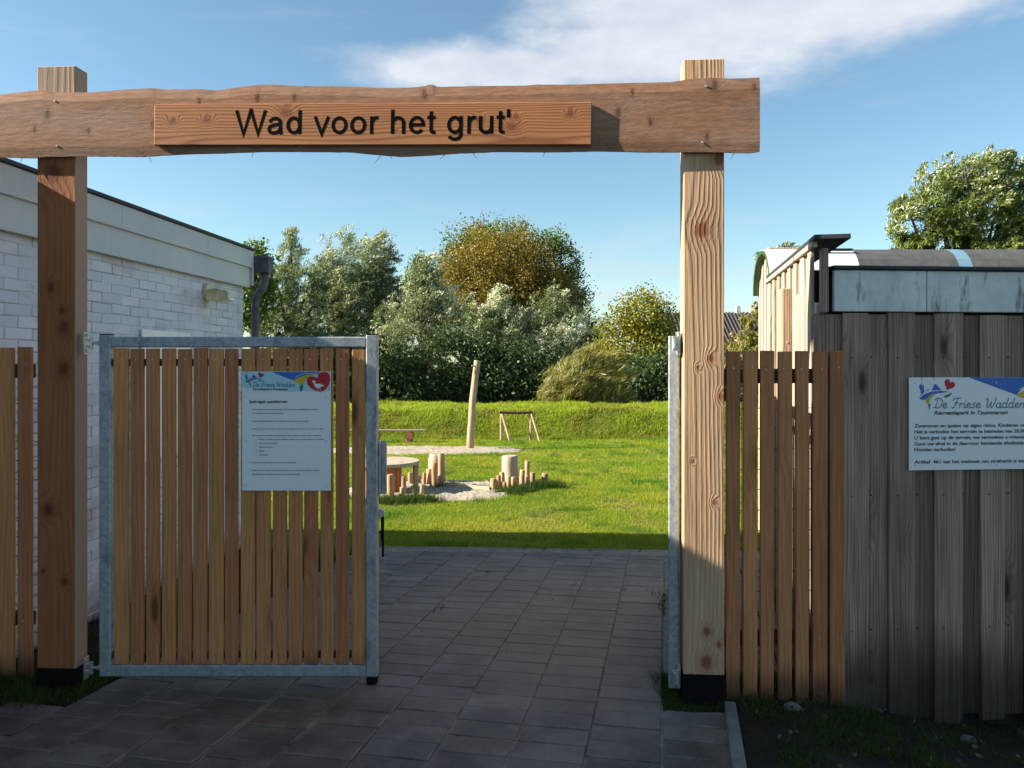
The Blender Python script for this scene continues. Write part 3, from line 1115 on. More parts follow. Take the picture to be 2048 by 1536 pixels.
def build_barn():
    Y = 52.0
    a, b = at(1325, 614, Y), at(1560, 612, Y)
    root = empty('far_barn', (a.x, Y, -0.1), 0, 'far barn with a dark ribbed roof behind the yellow leaved tree', 'barn')
    W = b.x - a.x
    zr = a.z + 0.1
    ze = zr - 2.6
    MB().box(0, W, 2.4, 9.0, 0, ze + 0.2).build('wall', M['darkint'], root)
    rf = MB()
    rf.add([(-0.2, 6, zr), (W + 0.2, 6, zr), (W + 0.2, 2.0, ze), (-0.2, 2.0, ze), (W + 0.2, 10, ze), (-0.2, 10, ze)], [(0, 3, 2, 1), (0, 1, 4, 5)])
    r = rf.build('roof', M['tileroof'], root)
    rib = MB()
    rib.tube([(0, 6 - 0.02, zr + 0.03), (0, 1.98, ze + 0.03)], 0.075, 6)
    me = rib.mesh('roof_rib', M['tileroof'])
    k = 0.0
    while k < W:
        link('roof_rib', me, r, (k, 0, 0))
        k += 0.27
    mb = MB()
    mb.bbox(W - 1.25, W - 0.95, 5.8, 6.2, zr - 0.3, zr + 0.55, 0.02)
    mb.build('chimney', M['cement'], r)


build_barn()


# ================================================================== the gate
GA = math.atan(0.0645)
GO = Vector((0.802, 3.6, 0))
GU = Vector((math.cos(GA), -math.sin(GA), 0))
GV = Vector((math.sin(GA), math.cos(GA), 0))


def gp(px, py, v):
    """(u, z) in the plane of the gate, v metres behind the front of the posts"""
    k = (px - CXP) / FPX
    Y = (v + GV.x * GO.x + GV.y * GO.y) / (k * GV.x + GV.y)
    p = Vector((k * Y, Y, 0)) - GO
    return p.dot(GU), CH - (py - HYP) / FPX * Y


BEAM_T = 0.028
TOP = [(-160, 186), (0, 188), (60, 181), (85, 179), (110, 184), (176, 184), (250, 178), (300, 175), (325, 178), (400, 177), (430, 180), (500, 170), (530, 168),
       (600, 171), (700, 172), (760, 175), (820, 174), (850, 171), (863, 167), (875, 173), (960, 171), (1050, 170), (1075, 168), (1150, 168), (1250, 165),
       (1340, 163), (1380, 157), (1420, 154), (1460, 156), (1520, 154)]
BOT = [(-160, 312), (0, 314), (60, 316), (90, 313), (176, 312), (280, 313), (360, 308), (450, 306), (520, 303), (600, 303), (700, 304), (750, 309), (800, 313),
       (850, 311), (920, 306), (1000, 303), (1100, 304), (1200, 302), (1300, 304), (1440, 304), (1500, 306), (1520, 303)]


def build_portal():
    root = empty('timber_gateway', GO, -GA, 'tall timber gateway of two square posts and a wavy edged crossbeam', 'gateway')
    rnd = random.Random(5)
    # right post
    zt = gp(1400, 118, 0)[1]
    for name, mat, u0, u1, zt, zw in (('post', M['post'], 0.0, 0.188, zt, 0.143), ('post', M['post_red'], gp(74, 500, 0)[0], gp(151, 500, 0)[0], gp(112, 132, 0)[1], 0.092)):
        mb = MB()
        uc = (u0 + u1) / 2
        mb.bbox(u0 - uc, u1 - uc, 0, 0.10, -0.30, zt, 0.004, 0.001, rnd)
        p = mb.build(name, mat, root, (uc, 0, 0))
        mb = MB()
        mb.box(u0 - uc - 0.003, u1 - uc + 0.003, -0.003, 0.103, -0.3, zw)
        mb.build('base_wrap', M['black'], p)
    # crossbeam with its natural edges
    tu = [gp(x, y, -BEAM_T) for x, y in TOP]
    bu = [gp(x, y, -BEAM_T) for x, y in BOT]
    ua, ub = tu[0][0], tu[-1][0]
    n = 220
    K = 7
    vv, ff = [], []
    for i in range(n + 1):
        u = ua + (ub - ua) * i / n
        zt = float(np.interp(u, [q[0] for q in tu], [q[1] for q in tu])) + rnd.gauss(0, 0.0003)
        zb = float(np.interp(u, [q[0] for q in bu], [q[1] for q in bu])) + rnd.gauss(0, 0.0004)
        for k in range(K + 1):
            f = k / K
            z = zb + (zt - zb) * f
            y = -BEAM_T + 0.0006 * math.sin(u * 3.1 + f * 2)
            if k == 0:
                y += 0.004
            if k == K:
                y += 0.007
            vv.append((u, y, z))
        vv.append((u, -0.001, zt - 0.010))
        vv.append((u, -0.001, zb + 0.004))
    m = K + 3
    for i in range(n):
        for k in range(m):
            k2 = (k + 1) % m
            ff.append((i * m + k, (i + 1) * m + k, (i + 1) * m + k2, i * m + k2))
    ff.append(tuple(range(m))[::-1] if False else tuple(range(m)))
    ff.append(tuple(n * m + k for k in range(m))[::-1])
    mb = MB()
    mb.add(vv, ff)
    b = mb.build('crossbeam', M['beam'], root)
    s = MB()
    s.tube([(0, 0, 0), (0, -0.003, 0)], [0.006, 0.0045], 8)
    sm = s.mesh('screw', M['steel'])
    for x, y in ((110, 202), (114, 292), (1412, 172), (1405, 285)):
        u, z = gp(x, y, -BEAM_T)
        link('screw', sm, b, (u, -BEAM_T - 0.0005, z))
    # bark fibres hanging below the beam
    mb = MB()
    for x, y in ((296, 316), (505, 304), (760, 312), (780, 313), (890, 309), (945, 306), (1090, 304), (1370, 305), (40, 316), (1470, 306)):
        u, z = gp(x, y, -BEAM_T)
        L = rnd.uniform(0.010, 0.035)
        dx = rnd.uniform(-0.03, 0.02)
        mb.tube([(u, -0.015, z + 0.006), (u + dx * 0.5, -0.018, z - L * 0.5), (u + dx, -0.02, z - L)], [0.0016, 0.0012, 0.0004], 4)
    mb.build('bark_fibres', M['bark'], b)


build_portal()


# ------------------------------------------------------------------ lettering
def text_mesh(name, s, width, height, mat, parent, x, z, y, shear=0.0, extrude=0.0005, spacing=1.0, bold=0.0, fit_h=None):
    """flat letters in the x,z plane, left edge x, baseline z; scaled to the given width and (cap) height"""
    cu = bpy.data.curves.new(name, 'FONT')
    cu.body = s
    cu.size = 1.0
    cu.shear = shear
    cu.space_character = spacing
    cu.resolution_u = 3
    cu.offset = bold
    ob = bpy.data.objects.new(name, cu)
    COL.objects.link(ob)
    dg = bpy.context.evaluated_depsgraph_get()
    me = bpy.data.meshes.new_from_object(ob.evaluated_get(dg))
    bpy.data.objects.remove(ob)
    co = np.empty(len(me.vertices) * 3, dtype=np.float32)
    me.vertices.foreach_get('co', co)
    co = co.reshape(-1, 3)
    w = co[:, 0].max() - co[:, 0].min()
    h = fit_h if fit_h else 0.73
    sx = width / w if width else height / h
    sy = height / h
    new = np.zeros_like(co)
    new[:, 0] = (co[:, 0] - co[:, 0].min()) * sx
    new[:, 2] = co[:, 1] * sy
    me.vertices.foreach_set('co', new.ravel())
    me.materials.clear()
    me.materials.append(mat)
    me.name = name
    me.update()
    return link(name, me, parent, (x, y, z))


# plain grotesque letters for the name board: strokes of even weight, x height 0.73 of the capital
SW = 0.145


def ring_pts(cx, cz, rx, rz, a0, a1, n=22):
    return [(cx + rx * math.cos(R(a0 + (a1 - a0) * i / n)), cz + rz * math.sin(R(a0 + (a1 - a0) * i / n))) for i in range(n + 1)]


def sans(ch):
    """(advance, strokes) with a capital height of 1"""
    x = 0.725
    h = SW / 2
    if ch == 'W':
        return 1.33, [[(0.055, 1), (0.36, 0), (0.66, 1), (0.67, 1), (0.97, 0), (1.275, 1)]]
    if ch == 'v':
        return 0.70, [[(0.07, x), (0.35, 0), (0.63, x)]]
    if ch == 'o':
        return 0.775, [ring_pts(0.3875, x / 2, 0.265, x / 2 - h + 0.012, 0, 360, 30)]
    if ch == 'a':
        return 0.775, [[(0.125, 0.49)] + ring_pts(0.36, 0.47, 0.215, x - 0.47 - h, 155, 0, 12) + [(0.585, 0.20), (0.60, 0.06), (0.635, 0.0)],
                       [(0.578, 0.425), (0.42, 0.395), (0.25, 0.36)] + ring_pts(0.27, 0.205, 0.165, 0.155, 110, 285, 12) + [(0.44, 0.075), (0.54, 0.15), (0.578, 0.26)]]
    if ch == 'd':
        return 0.775, [[(0.615, 1), (0.615, 0)], ring_pts(0.365, x / 2, 0.245, x / 2 - h + 0.012, 0, 360, 30)]
    if ch == 'g':
        return 0.775, [[(0.615, x), (0.615, 0.0)] + ring_pts(0.37, -0.03, 0.245, 0.19, 0, -160, 14), ring_pts(0.365, x / 2, 0.245, x / 2 - h + 0.012, 0, 360, 30)]
    if ch == 'r':
        return 0.465, [[(0.165, x), (0.165, 0)], ring_pts(0.36, 0.40, 0.195, 0.265, 180, 70, 10)]
    if ch == 'h':
        return 0.775, [[(0.16, 1), (0.16, 0)], [(0.16, 0.40)] + ring_pts(0.385, 0.44, 0.225, 0.22, 180, 0, 16) + [(0.61, 0.0)]]
    if ch == 'u':
        return 0.775, [[(0.61, x), (0.61, 0)], [(0.16, x), (0.16, 0.28)] + ring_pts(0.385, 0.275, 0.225, 0.22, 180, 360, 16)]
    if ch == 'e':
        return 0.775, [[(0.13, 0.375), (0.645, 0.375)] + ring_pts(0.385, x / 2, 0.262, x / 2 - h + 0.012, 3, 322, 28)]
    if ch == 't':
        return 0.39, [[(0.19, 0.92), (0.19, 0.16), (0.22, 0.085), (0.29, 0.06), (0.365, 0.07)], [(0.03, x - 0.055), (0.36, x - 0.055)]]
    if ch == "'":
        return 0.27, [[(0.13, 1.0), (0.12, 0.66)]]
    return 0.40, []


def ribbon(mb, pts, w, y):
    """even-width stroke with mitred joints"""
    P = [Vector(p) for p in pts]
    closed = (P[0] - P[-1]).length < 1e-4
    if closed:
        P = P[:-1]
    n = len(P)
    L = []
    for i in range(n):
        if closed:
            a, b = P[i] - P[i - 1], P[(i + 1) % n] - P[i]
        else:
            a = P[i] - P[max(i - 1, 0)] if i else P[1] - P[0]
            b = P[min(i + 1, n - 1)] - P[i] if i < n - 1 else P[i] - P[i - 1]
        a.normalize()
        b.normalize()
        na, nb = Vector((-a.y, a.x)), Vector((-b.y, b.x))
        m = (na + nb)
        if m.length < 1e-6:
            m = na.copy()
        m.normalize()
        k = min(1.0 / max(m.dot(na), 0.35), 2.2)
        L.append((P[i] + m * w / 2 * k, P[i] - m * w / 2 * k))
    vv = []
    for a, b in L:
        vv += [(a.x, y, a.y), (b.x, y, b.y)]
    ff = []
    for i in range(n if closed else n - 1):
        j = (i + 1) % n
        ff.append((2 * i, 2 * i + 1, 2 * j + 1, 2 * j))
    mb.add(vv, ff)


def build_name_board():
    v1 = -BEAM_T
    t = 0.019
    v0 = v1 - 0.002 - t
    a, b = gp(308, 208, v0), gp(1183, 207, v0)
    c, d = gp(308, 290, v0), gp(1183, 286, v0)
    root = empty('name_board', GO, -GA, 'planed reddish name board with black letters, fixed on the crossbeam', 'sign')
    mb = MB()
    mb.bbox(-(b[0] - a[0]) / 2, (b[0] - a[0]) / 2, 0, t, -(a[1] - c[1]) / 2, (a[1] - c[1]) / 2, 0.003)
    uc, zc = (a[0] + b[0]) / 2, (a[1] + b[1] + c[1] + d[1]) / 4
    tilt = ((b[1] + d[1]) - (a[1] + c[1])) / 2 / (b[0] - a[0])
    p = mb.build('plank', M['board'], root, (uc, v0, zc), (0, -math.atan(tilt), 0))
    u0, zb = gp(470, 268.5, v0)
    u1, _ = gp(1019, 268, v0)
    H = gp(470, 220.5, v0)[1] - zb
    s = "Wad voor het grut'"
    tot = sum(sans(q)[0] for q in s) - 0.10
    k = (u1 - u0) / tot
    x = 0.0
    for q in s:
        w, st = sans(q)
        for i, ln in enumerate(st):
            if i == 0:
                mb = MB()
            ribbon(mb, [((x + e[0]) * k, e[1] * H) for e in ln], SW * H * 1.0, -0.0006 - 0.0002 * i)
        if st:
            mb.build('letter', M['letter'], p, (u0 - uc, 0, zb - zc - tilt * (u0 - uc)))
        x += w


build_name_board()


# ------------------------------------------------------------------ gate leaves
def screw_mesh():
    s = MB()
    s.tube([(0, 0, 0), (0, -0.002, 0)], [0.0045, 0.0035], 7)
    return s.mesh('screw', M['steel'])


SCREW = screw_mesh()


def build_leaf(root, W, z0, z1, fr, slats, slat_mat, sgn, rnd, lock):
    """frame of square tube; local x runs from the hinge outwards, the slats lie towards sgn*y"""
    t, d = fr, 0.05
    yf = -d / 2
    MB().bbox(0, t, yf, yf + d, z0, z1 + 0.006, 0.005).build('stile', M['galv'], root)
    MB().bbox(W - t, W, yf, yf + d, z0 - 0.002, z1 + 0.006, 0.005).build('stile', M['galv'], root)
    MB().bbox(t, W - t, yf + 0.0015, yf + d - 0.0015, z1 - t, z1 - 0.004, 0.005).build('top_rail', M['galv'], root)
    MB().bbox(t, W - t, yf + 0.0015, yf + d - 0.0015, z0, z0 + t, 0.005).build('bottom_rail', M['galv'], root)
    for x in (0, W - t):
        MB().bbox(x + 0.001, x + t - 0.001, yf + 0.001, yf + d - 0.001, z1 + 0.006, z1 + 0.010, 0.0015).build('end_cap', M['black'], root)
    # rails that the slats are screwed to
    for z in (z1 - t - 0.075, z0 + t + 0.045):
        MB().bbox(t, W - t, (-0.002 if sgn < 0 else -0.020), (0.020 if sgn < 0 else 0.002), z - 0.018, z + 0.018, 0.003).build('slat_rail', M['rail'], root)
    ya, yb = (yf + 0.004, yf + 0.0225) if sgn < 0 else (d / 2 - 0.0225, d / 2 - 0.004)
    for i, (xa, xb) in enumerate(slats):
        mb = MB()
        xc = (xa + xb) / 2
        mb.bbox(xa - xc, xb - xc, ya, yb, z0 + t + 0.002, z1 - t - rnd.uniform(0.003, 0.009), 0.003, 0.0008, rnd)
        s = mb.build('slat', slat_mat, root, (xc, 0, 0), (0, rnd.gauss(0, 0.0012), 0))
        for z in (z1 - t - 0.060, z0 + t + 0.050):
            q = link('screw', SCREW, s, (rnd.uniform(-0.008, 0.008), ya - 0.0003 if sgn < 0 else yb + 0.0003, z), (0, 0, 0 if sgn < 0 else math.pi))
    # hinges between post and frame
    for z in (z1 - 0.035, z0 + 0.035):
        mb = MB()
        mb.bbox(-0.078, -0.072, -0.022, 0.022, z - 0.055, z + 0.055, 0.001)
        mb.bbox(-0.073, -0.050, -0.006, 0.006, z - 0.022, z - 0.012, 0.001)
        mb.bbox(-0.073, -0.050, -0.006, 0.006, z + 0.012, z + 0.022, 0.001)
        mb.tube([(-0.050, 0, z - 0.030), (-0.050, 0, z + 0.030)], 0.0085, 10)
        mb.tube([(-0.050, 0, z), (0.002, 0, z)], 0.0075, 10)
        mb.tube([(-0.016, 0, z), (-0.004, 0, z)], 0.014, 6)
        for q in (-0.04, 0.04):
            mb.tube([(-0.072, -0.006, z + q), (-0.064, -0.006, z + q)], 0.008, 6)
        mb.build('hinge', M['steel'], root)
    if lock:
        zl = (0.90, 1.20)
        mb = MB()
        mb.bbox(W + 0.001, W + 0.010, 0.0, 0.05, 0.94, 1.203, 0.002)
        mb.bbox(W + 0.010, W + 0.037, 0.028, 0.046, 0.942, 1.201, 0.002)
        mb.build('lock_keep', M['galv'], root)
        mb = MB()
        mb.tube([(W + 0.004, 0.03, 0.845), (W + 0.004, 0.055, 0.845)], 0.022, 14)
        mb.build('lock_rose', M['steel'], root)
        mb = MB()
        mb.bbox(W + 0.004, W + 0.020, 0.055, 0.067, 0.70, 0.825, 0.004)
        mb.tube([(W + 0.014, 0.062, 0.71), (W + 0.014, 0.062, 0.62)], 0.006, 8)
        mb.tube([(W + 0.006, 0.062, 0.745), (W - 0.01, 0.04, 0.745)], 0.006, 8)
        mb.build('handle', M['black'], root)
        mb = MB()
        mb.bbox(W - t + 0.002, W - 0.002, yf + 0.002, yf + d - 0.002, z0 - 0.040, z0 - 0.003, 0.004)
        mb.build('foot_cap', M['black'], root)
        mb = MB()
        mb.tube([(W - 0.022, 0, z0 - 0.03), (W - 0.022, 0, z0 - 0.058)], 0.006, 8)
        mb.build('drop_bolt', M['steel'], root)


LX = -2.038
LY = 3.82
LW = 1.373


def lpx(px):
    return (px - CXP) / FPX * (LY - 0.025) - LX


EDG = [(580, 655), (665, 732), (745, 812), (825, 895), (905, 975), (985, 1055), (1065, 1140), (1150, 1215), (1230, 1300), (1310, 1380), (1395, 1465), (1475, 1545),
       (1555, 1625), (1640, 1705), (1718, 1785), (1800, 1868)]
SL = [(lpx(a / 2.56), lpx(b / 2.56)) for a, b in EDG]
leafA = empty('gate_leaf', (LX, LY, 0), 0, 'left gate leaf, almost shut, wooden slats in a galvanised frame with notice', 'gate', 'two leaves of the gate')
build_leaf(leafA, LW, 0.049, 1.731, 0.056, SL, M['slat'], -1, random.Random(8), True)
leafB = empty('gate_leaf', (0.768, 3.655, 0), math.atan2(0.98, 0.215), 'right gate leaf swung wide open, seen edge on against the post', 'gate', 'two leaves of the gate')
build_leaf(leafB, LW, 0.049, 1.722, 0.056, SL, M['slat'], 1, random.Random(9), False)
for ch in leafB.children:
    if ch.name.startswith('hinge'):
        bpy.data.objects.remove(ch)
for z in (1.69, 0.12):              # fittings of the open leaf sit beside the post
    mb = MB()
    mb.bbox(-0.014, 0.020, -0.040, -0.028, z - 0.035, z + 0.035, 0.002)
    mb.bbox(0.012, 0.026, -0.034, 0.02, z - 0.055, z + 0.055, 0.002)
    mb.tube([(-0.004, -0.046, z - 0.022), (-0.004, -0.046, z + 0.022)], 0.007, 8)
    mb.tube([(0.010, -0.046, z), (0.010, -0.020, z)], 0.006, 8)
    mb.build('hinge', M['steel'], leafB, (0, 0, 0), (0, 0, -math.atan2(0.98, 0.215)))


# ------------------------------------------------------------------ slat fences beside the posts
def build_fence(name, label, A, B, slats, zt, zb, mat, rnd):
    """slats given as photo x ranges, standing on the line A-B"""
    d = (B - A).normalized()
    root = empty(name, (A.x, A.y, 0), math.atan2(d.y, d.x), label, 'fence', 'slat fences beside the gate posts')

    def u_of(px):
        k = (px - CXP) / FPX
        # A + d*u with x = k*y
        return (k * A.y - A.x) / (d.x - k * d.y)
    us = []
    for a, b in slats:
        ua, ub = u_of(a), u_of(b)
        us += [ua, ub]
        uc = (ua + ub) / 2
        mb = MB()
        mb.bbox(ua - uc, ub - uc, 0, 0.019, zb - 0.05, zt + rnd.uniform(-0.003, 0.003), 0.003, 0.0008, rnd)
        s = mb.build('slat', mat, root, (uc, 0, 0), (0, rnd.gauss(0, 0.001), 0))
        for z in (zt - 0.085 - 0.03 * 0, zb + 0.30):
            link('screw', SCREW, s, (rnd.uniform(-0.01, 0.01), -0.0004, z + rnd.uniform(-0.006, 0.006)))
    u0, u1 = min(us), max(us)
    for z in (zt - 0.12, zb + 0.30):
        MB().bbox(u0 - 0.02, u1 - 0.01, 0.0205, 0.052, z - 0.035, z + 0.035, 0.003).build('rail', M['rail'], root)
    mb = MB()
    z = zb + 0.02
    while z < zt - 0.25:
        mb.tube([(u0 - 0.04, 0.060, z), (u1 + 0.0, 0.060, z)], 0.0017, 4)
        z += 0.0985
    u = u0
    while u < u1:
        mb.tube([(u, 0.0635, zb), (u, 0.0635, zt - 0.25)], 0.0014, 4)
        u += 0.05
    o = mb.build('wire_mesh', M['wire'], root)
    o['kind'] = 'stuff'
    return root


RF = [(1452, 1480), (1487, 1515), (1521, 1548), (1557, 1584), (1592, 1618), (1626, 1655), (1661, 1690)]
build_fence('slat_fence', 'short brown slat fence between right gatepost and grey shed', Vector((1.00, 3.648, 0)), Vector((1.60, 3.692, 0)), RF,
            1.655, -0.02, M['fence'], random.Random(3))
LFN = [(-35, -8), (-1, 27), (35, 63)]
build_fence('slat_fence', 'dark brown slat fence at the left edge, beside the left gatepost', Vector((-3.2, 3.95, 0)), Vector((-2.3, 3.90, 0)), LFN,
            1.676, -0.01, M['fence'], random.Random(13))

for x0, x1, yt, Y, mat, lb in ((1563, 1583, 577, 4.28, M['grey'], 'dark stub post behind the slat fence, nearer the hut gable'),
                               (1598, 1617, 588, 4.05, M['pale'], 'pale stub post behind the slat fence, nearer the grey shed')):
    a, b = at(x0, yt, Y), at(x1, yt, Y)
    w = b.x - a.x
    root = empty('stub_post', (a.x, Y, gzs(a.x, Y)), -0.06, lb, 'post', 'stub posts behind the fence')
    mb = MB()
    mb.bbox(0, w, 0, w, -0.1, a.z - gzs(a.x, Y), 0.004, 0.002, RND)
    mb.build('shaft', mat, root)
    mb = MB()
    mb.tube([(w / 2, -0.002, a.z - 0.25), (w / 2, -0.006, a.z - 0.25)], 0.006, 8)
    mb.build('bolt_head', M['steel'], root)


# ------------------------------------------------------------------ printed notices
def heart(cx, cz, s, tilt=0.0, n=28):
    out = []
    for i in range(n):
        t = 2 * math.pi * i / n
        x = 16 * math.sin(t) ** 3 / 17.0
        z = (13 * math.cos(t) - 5 * math.cos(2 * t) - 2 * math.cos(3 * t) - math.cos(4 * t)) / 17.0
        c, q = math.cos(tilt), math.sin(tilt)
        out.append((cx + s * (x * c - z * q), cz + s * (x * q + z * c)))
    return out[::-1]


def flat(name, pts, mat, parent, y):
    mb = MB()
    a = sum(pts[i][0] * pts[(i + 1) % len(pts)][1] - pts[(i + 1) % len(pts)][0] * pts[i][1] for i in range(len(pts)))
    p = pts if a > 0 else pts[::-1]
    mb.poly(p, y)
    return mb.build(name, mat, parent)


def stroke(name, lines, w, mat, parent, y):
    """print made of pen strokes: polylines in x,z"""
    mb = MB()
    for ln in lines:
        for i in range(len(ln) - 1):
            a, b = Vector((ln[i][0], ln[i][1])), Vector((ln[i + 1][0], ln[i + 1][1]))
            d = b - a
            if d.length < 1e-7:
                continue
            d.normalize()
            nrm = Vector((-d.y, d.x)) * w / 2
            e = d * w * 0.3
            q = [a - e + nrm, a - e - nrm, b + e - nrm, b + e + nrm]
            mb.add([(p.x, y, p.y) for p in q], [(0, 1, 2, 3)])
    return mb.build(name, mat, parent)


# pen lettering for the park's name, drawn on a 1-high body (x height 0.5)
def arc_pts(cx, cz, rx, rz, a0, a1, n=10):
    return [(cx + rx * math.cos(R(a0 + (a1 - a0) * i / n)), cz + rz * math.sin(R(a0 + (a1 - a0) * i / n))) for i in range(n + 1)]


GL = {
    'D': (0.72, [[(0.22, 0.95), (0.14, 0.05)], [(0.0, 0.82), (0.12, 0.97), (0.40, 0.95)] + arc_pts(0.32, 0.5, 0.33, 0.47, 70, -95, 12) + [(0.14, 0.05), (0.0, 0.1)]]),
    'F': (0.62, [[(0.02, 0.72), (0.10, 0.92), (0.30, 0.98), (0.66, 0.97)], [(0.40, 0.97), (0.34, 0.4), (0.26, 0.08), (0.12, 0.0), (0.02, 0.12)], [(0.16, 0.50), (0.56, 0.52)]]),
    'W': (0.95, [[(0.0, 0.80), (0.10, 0.96), (0.18, 0.85), (0.16, 0.3), (0.22, 0.03), (0.34, 0.12), (0.50, 0.62), (0.50, 0.2), (0.58, 0.03), (0.70, 0.14), (0.84, 0.6), (0.86, 0.93), (0.78, 0.97)]]),
    'a': (0.50, [arc_pts(0.20, 0.25, 0.18, 0.24, 40, 330, 10), [(0.37, 0.48), (0.34, 0.1), (0.42, 0.0), (0.50, 0.1)]]),
    'd': (0.52, [arc_pts(0.20, 0.25, 0.18, 0.24, 40, 330, 10), [(0.44, 0.98), (0.36, 0.12), (0.42, 0.0), (0.52, 0.1)]]),
    'e': (0.40, [[(0.03, 0.22), (0.20, 0.26), (0.32, 0.36)] + arc_pts(0.18, 0.34, 0.14, 0.14, 10, 170, 6) + arc_pts(0.20, 0.24, 0.17, 0.23, 170, 320, 8) + [(0.40, 0.14)]]),
    'r': (0.36, [[(0.06, 0.46), (0.06, 0.02)], [(0.06, 0.28), (0.16, 0.44), (0.28, 0.48), (0.34, 0.42)]]),
    'i': (0.24, [[(0.08, 0.46), (0.06, 0.1), (0.12, 0.0), (0.22, 0.1)], [(0.10, 0.66), (0.12, 0.70)]]),
    's': (0.38, [[(0.32, 0.42), (0.22, 0.50), (0.10, 0.42), (0.14, 0.30), (0.28, 0.20), (0.26, 0.05), (0.12, 0.0), (0.02, 0.08)]]),
    'n': (0.50, [[(0.06, 0.46), (0.06, 0.0)], [(0.06, 0.28), (0.18, 0.46), (0.30, 0.46), (0.34, 0.30), (0.34, 0.1), (0.40, 0.0), (0.50, 0.1)]]),
    ' ': (0.30, []),
}


def pen_text(s):
    x, out = 0.0, []
    for ch in s:
        w, ls = GL[ch]
        for ln in ls:
            out.append([(x + p[0] + 0.18 * p[1], p[1]) for p in ln])
        x += w + 0.03
    return x, out


def park_name(parent, x, z, width, h, w, y, mat):
    k = width / pen_text('De Friese Wadden')[0]
    off = 0.0
    for word in ('De ', 'Friese ', 'Wadden'):
        tw, ls = pen_text(word)
        o = stroke('park_name', [[(x + (p[0] + off) * k, z + p[1] * h) for p in ln] for ln in ls], w, mat, parent, y)
        o['kind'] = 'stuff'
        off += tw


def logo(parent, x, z, s, y):
    """angler, tent and heart over a swoosh of shore; x,z = lower left, s = width"""
    def T(p):
        return [(x + q[0] * s, z + q[1] * s) for q in p]
    flat('logo_water', T([(0.0, 0.30), (0.06, 0.33), (0.14, 0.40), (0.32, 0.46), (0.55, 0.49), (0.82, 0.46), (0.90, 0.47), (0.62, 0.43), (0.36, 0.40), (0.18, 0.27), (0.10, 0.25)]), M['pblue'], parent, y)
    flat('logo_beach', T([(0.17, 0.26), (0.36, 0.395), (0.48, 0.40), (0.36, 0.34), (0.30, 0.26), (0.26, 0.14), (0.20, 0.18)]), M['pyellow'], parent, y)
    flat('logo_land', T([(0.24, 0.15), (0.32, 0.15), (0.30, 0.06), (0.275, -0.02), (0.265, 0.06)]), M['pgreen'], parent, y)
    flat('logo_leaf', T([(0.66, 0.35), (0.80, 0.40), (0.90, 0.45), (0.86, 0.37), (0.77, 0.31), (0.70, 0.31)]), M['pgreen'], parent, y)
    flat('logo_figure', T([(0.02, 0.32), (0.10, 0.40), (0.15, 0.46), (0.13, 0.56), (0.13, 0.66), (0.10, 0.62), (0.05, 0.66), (0.01, 0.63), (0.01, 0.56), (0.05, 0.47), (0.06, 0.40)]), M['pblue'], parent, y - 0.0002)
    stroke('logo_rod', [T([(0.08, 0.66), (0.08, 0.80), (0.14, 0.88), (0.24, 0.89), (0.36, 0.84), (0.44, 0.76)])], s * 0.012, M['pnavy'], parent, y)
    flat('logo_tent', T([(0.34, 0.485), (0.42, 0.66), (0.46, 0.66), (0.61, 0.50), (0.48, 0.505)]), M['pblue'], parent, y - 0.0001)
    flat('logo_bird', T([(0.18, 0.47), (0.22, 0.51), (0.28, 0.55), (0.25, 0.49)]), M['pblue'], parent, y - 0.0003)
    flat('logo_heart', [(x + 0.82 * s + (p[0]) * s, z + 0.64 * s + p[1] * s) for p in heart(0, 0, 0.165, -0.45)], M['pred'], parent, y)


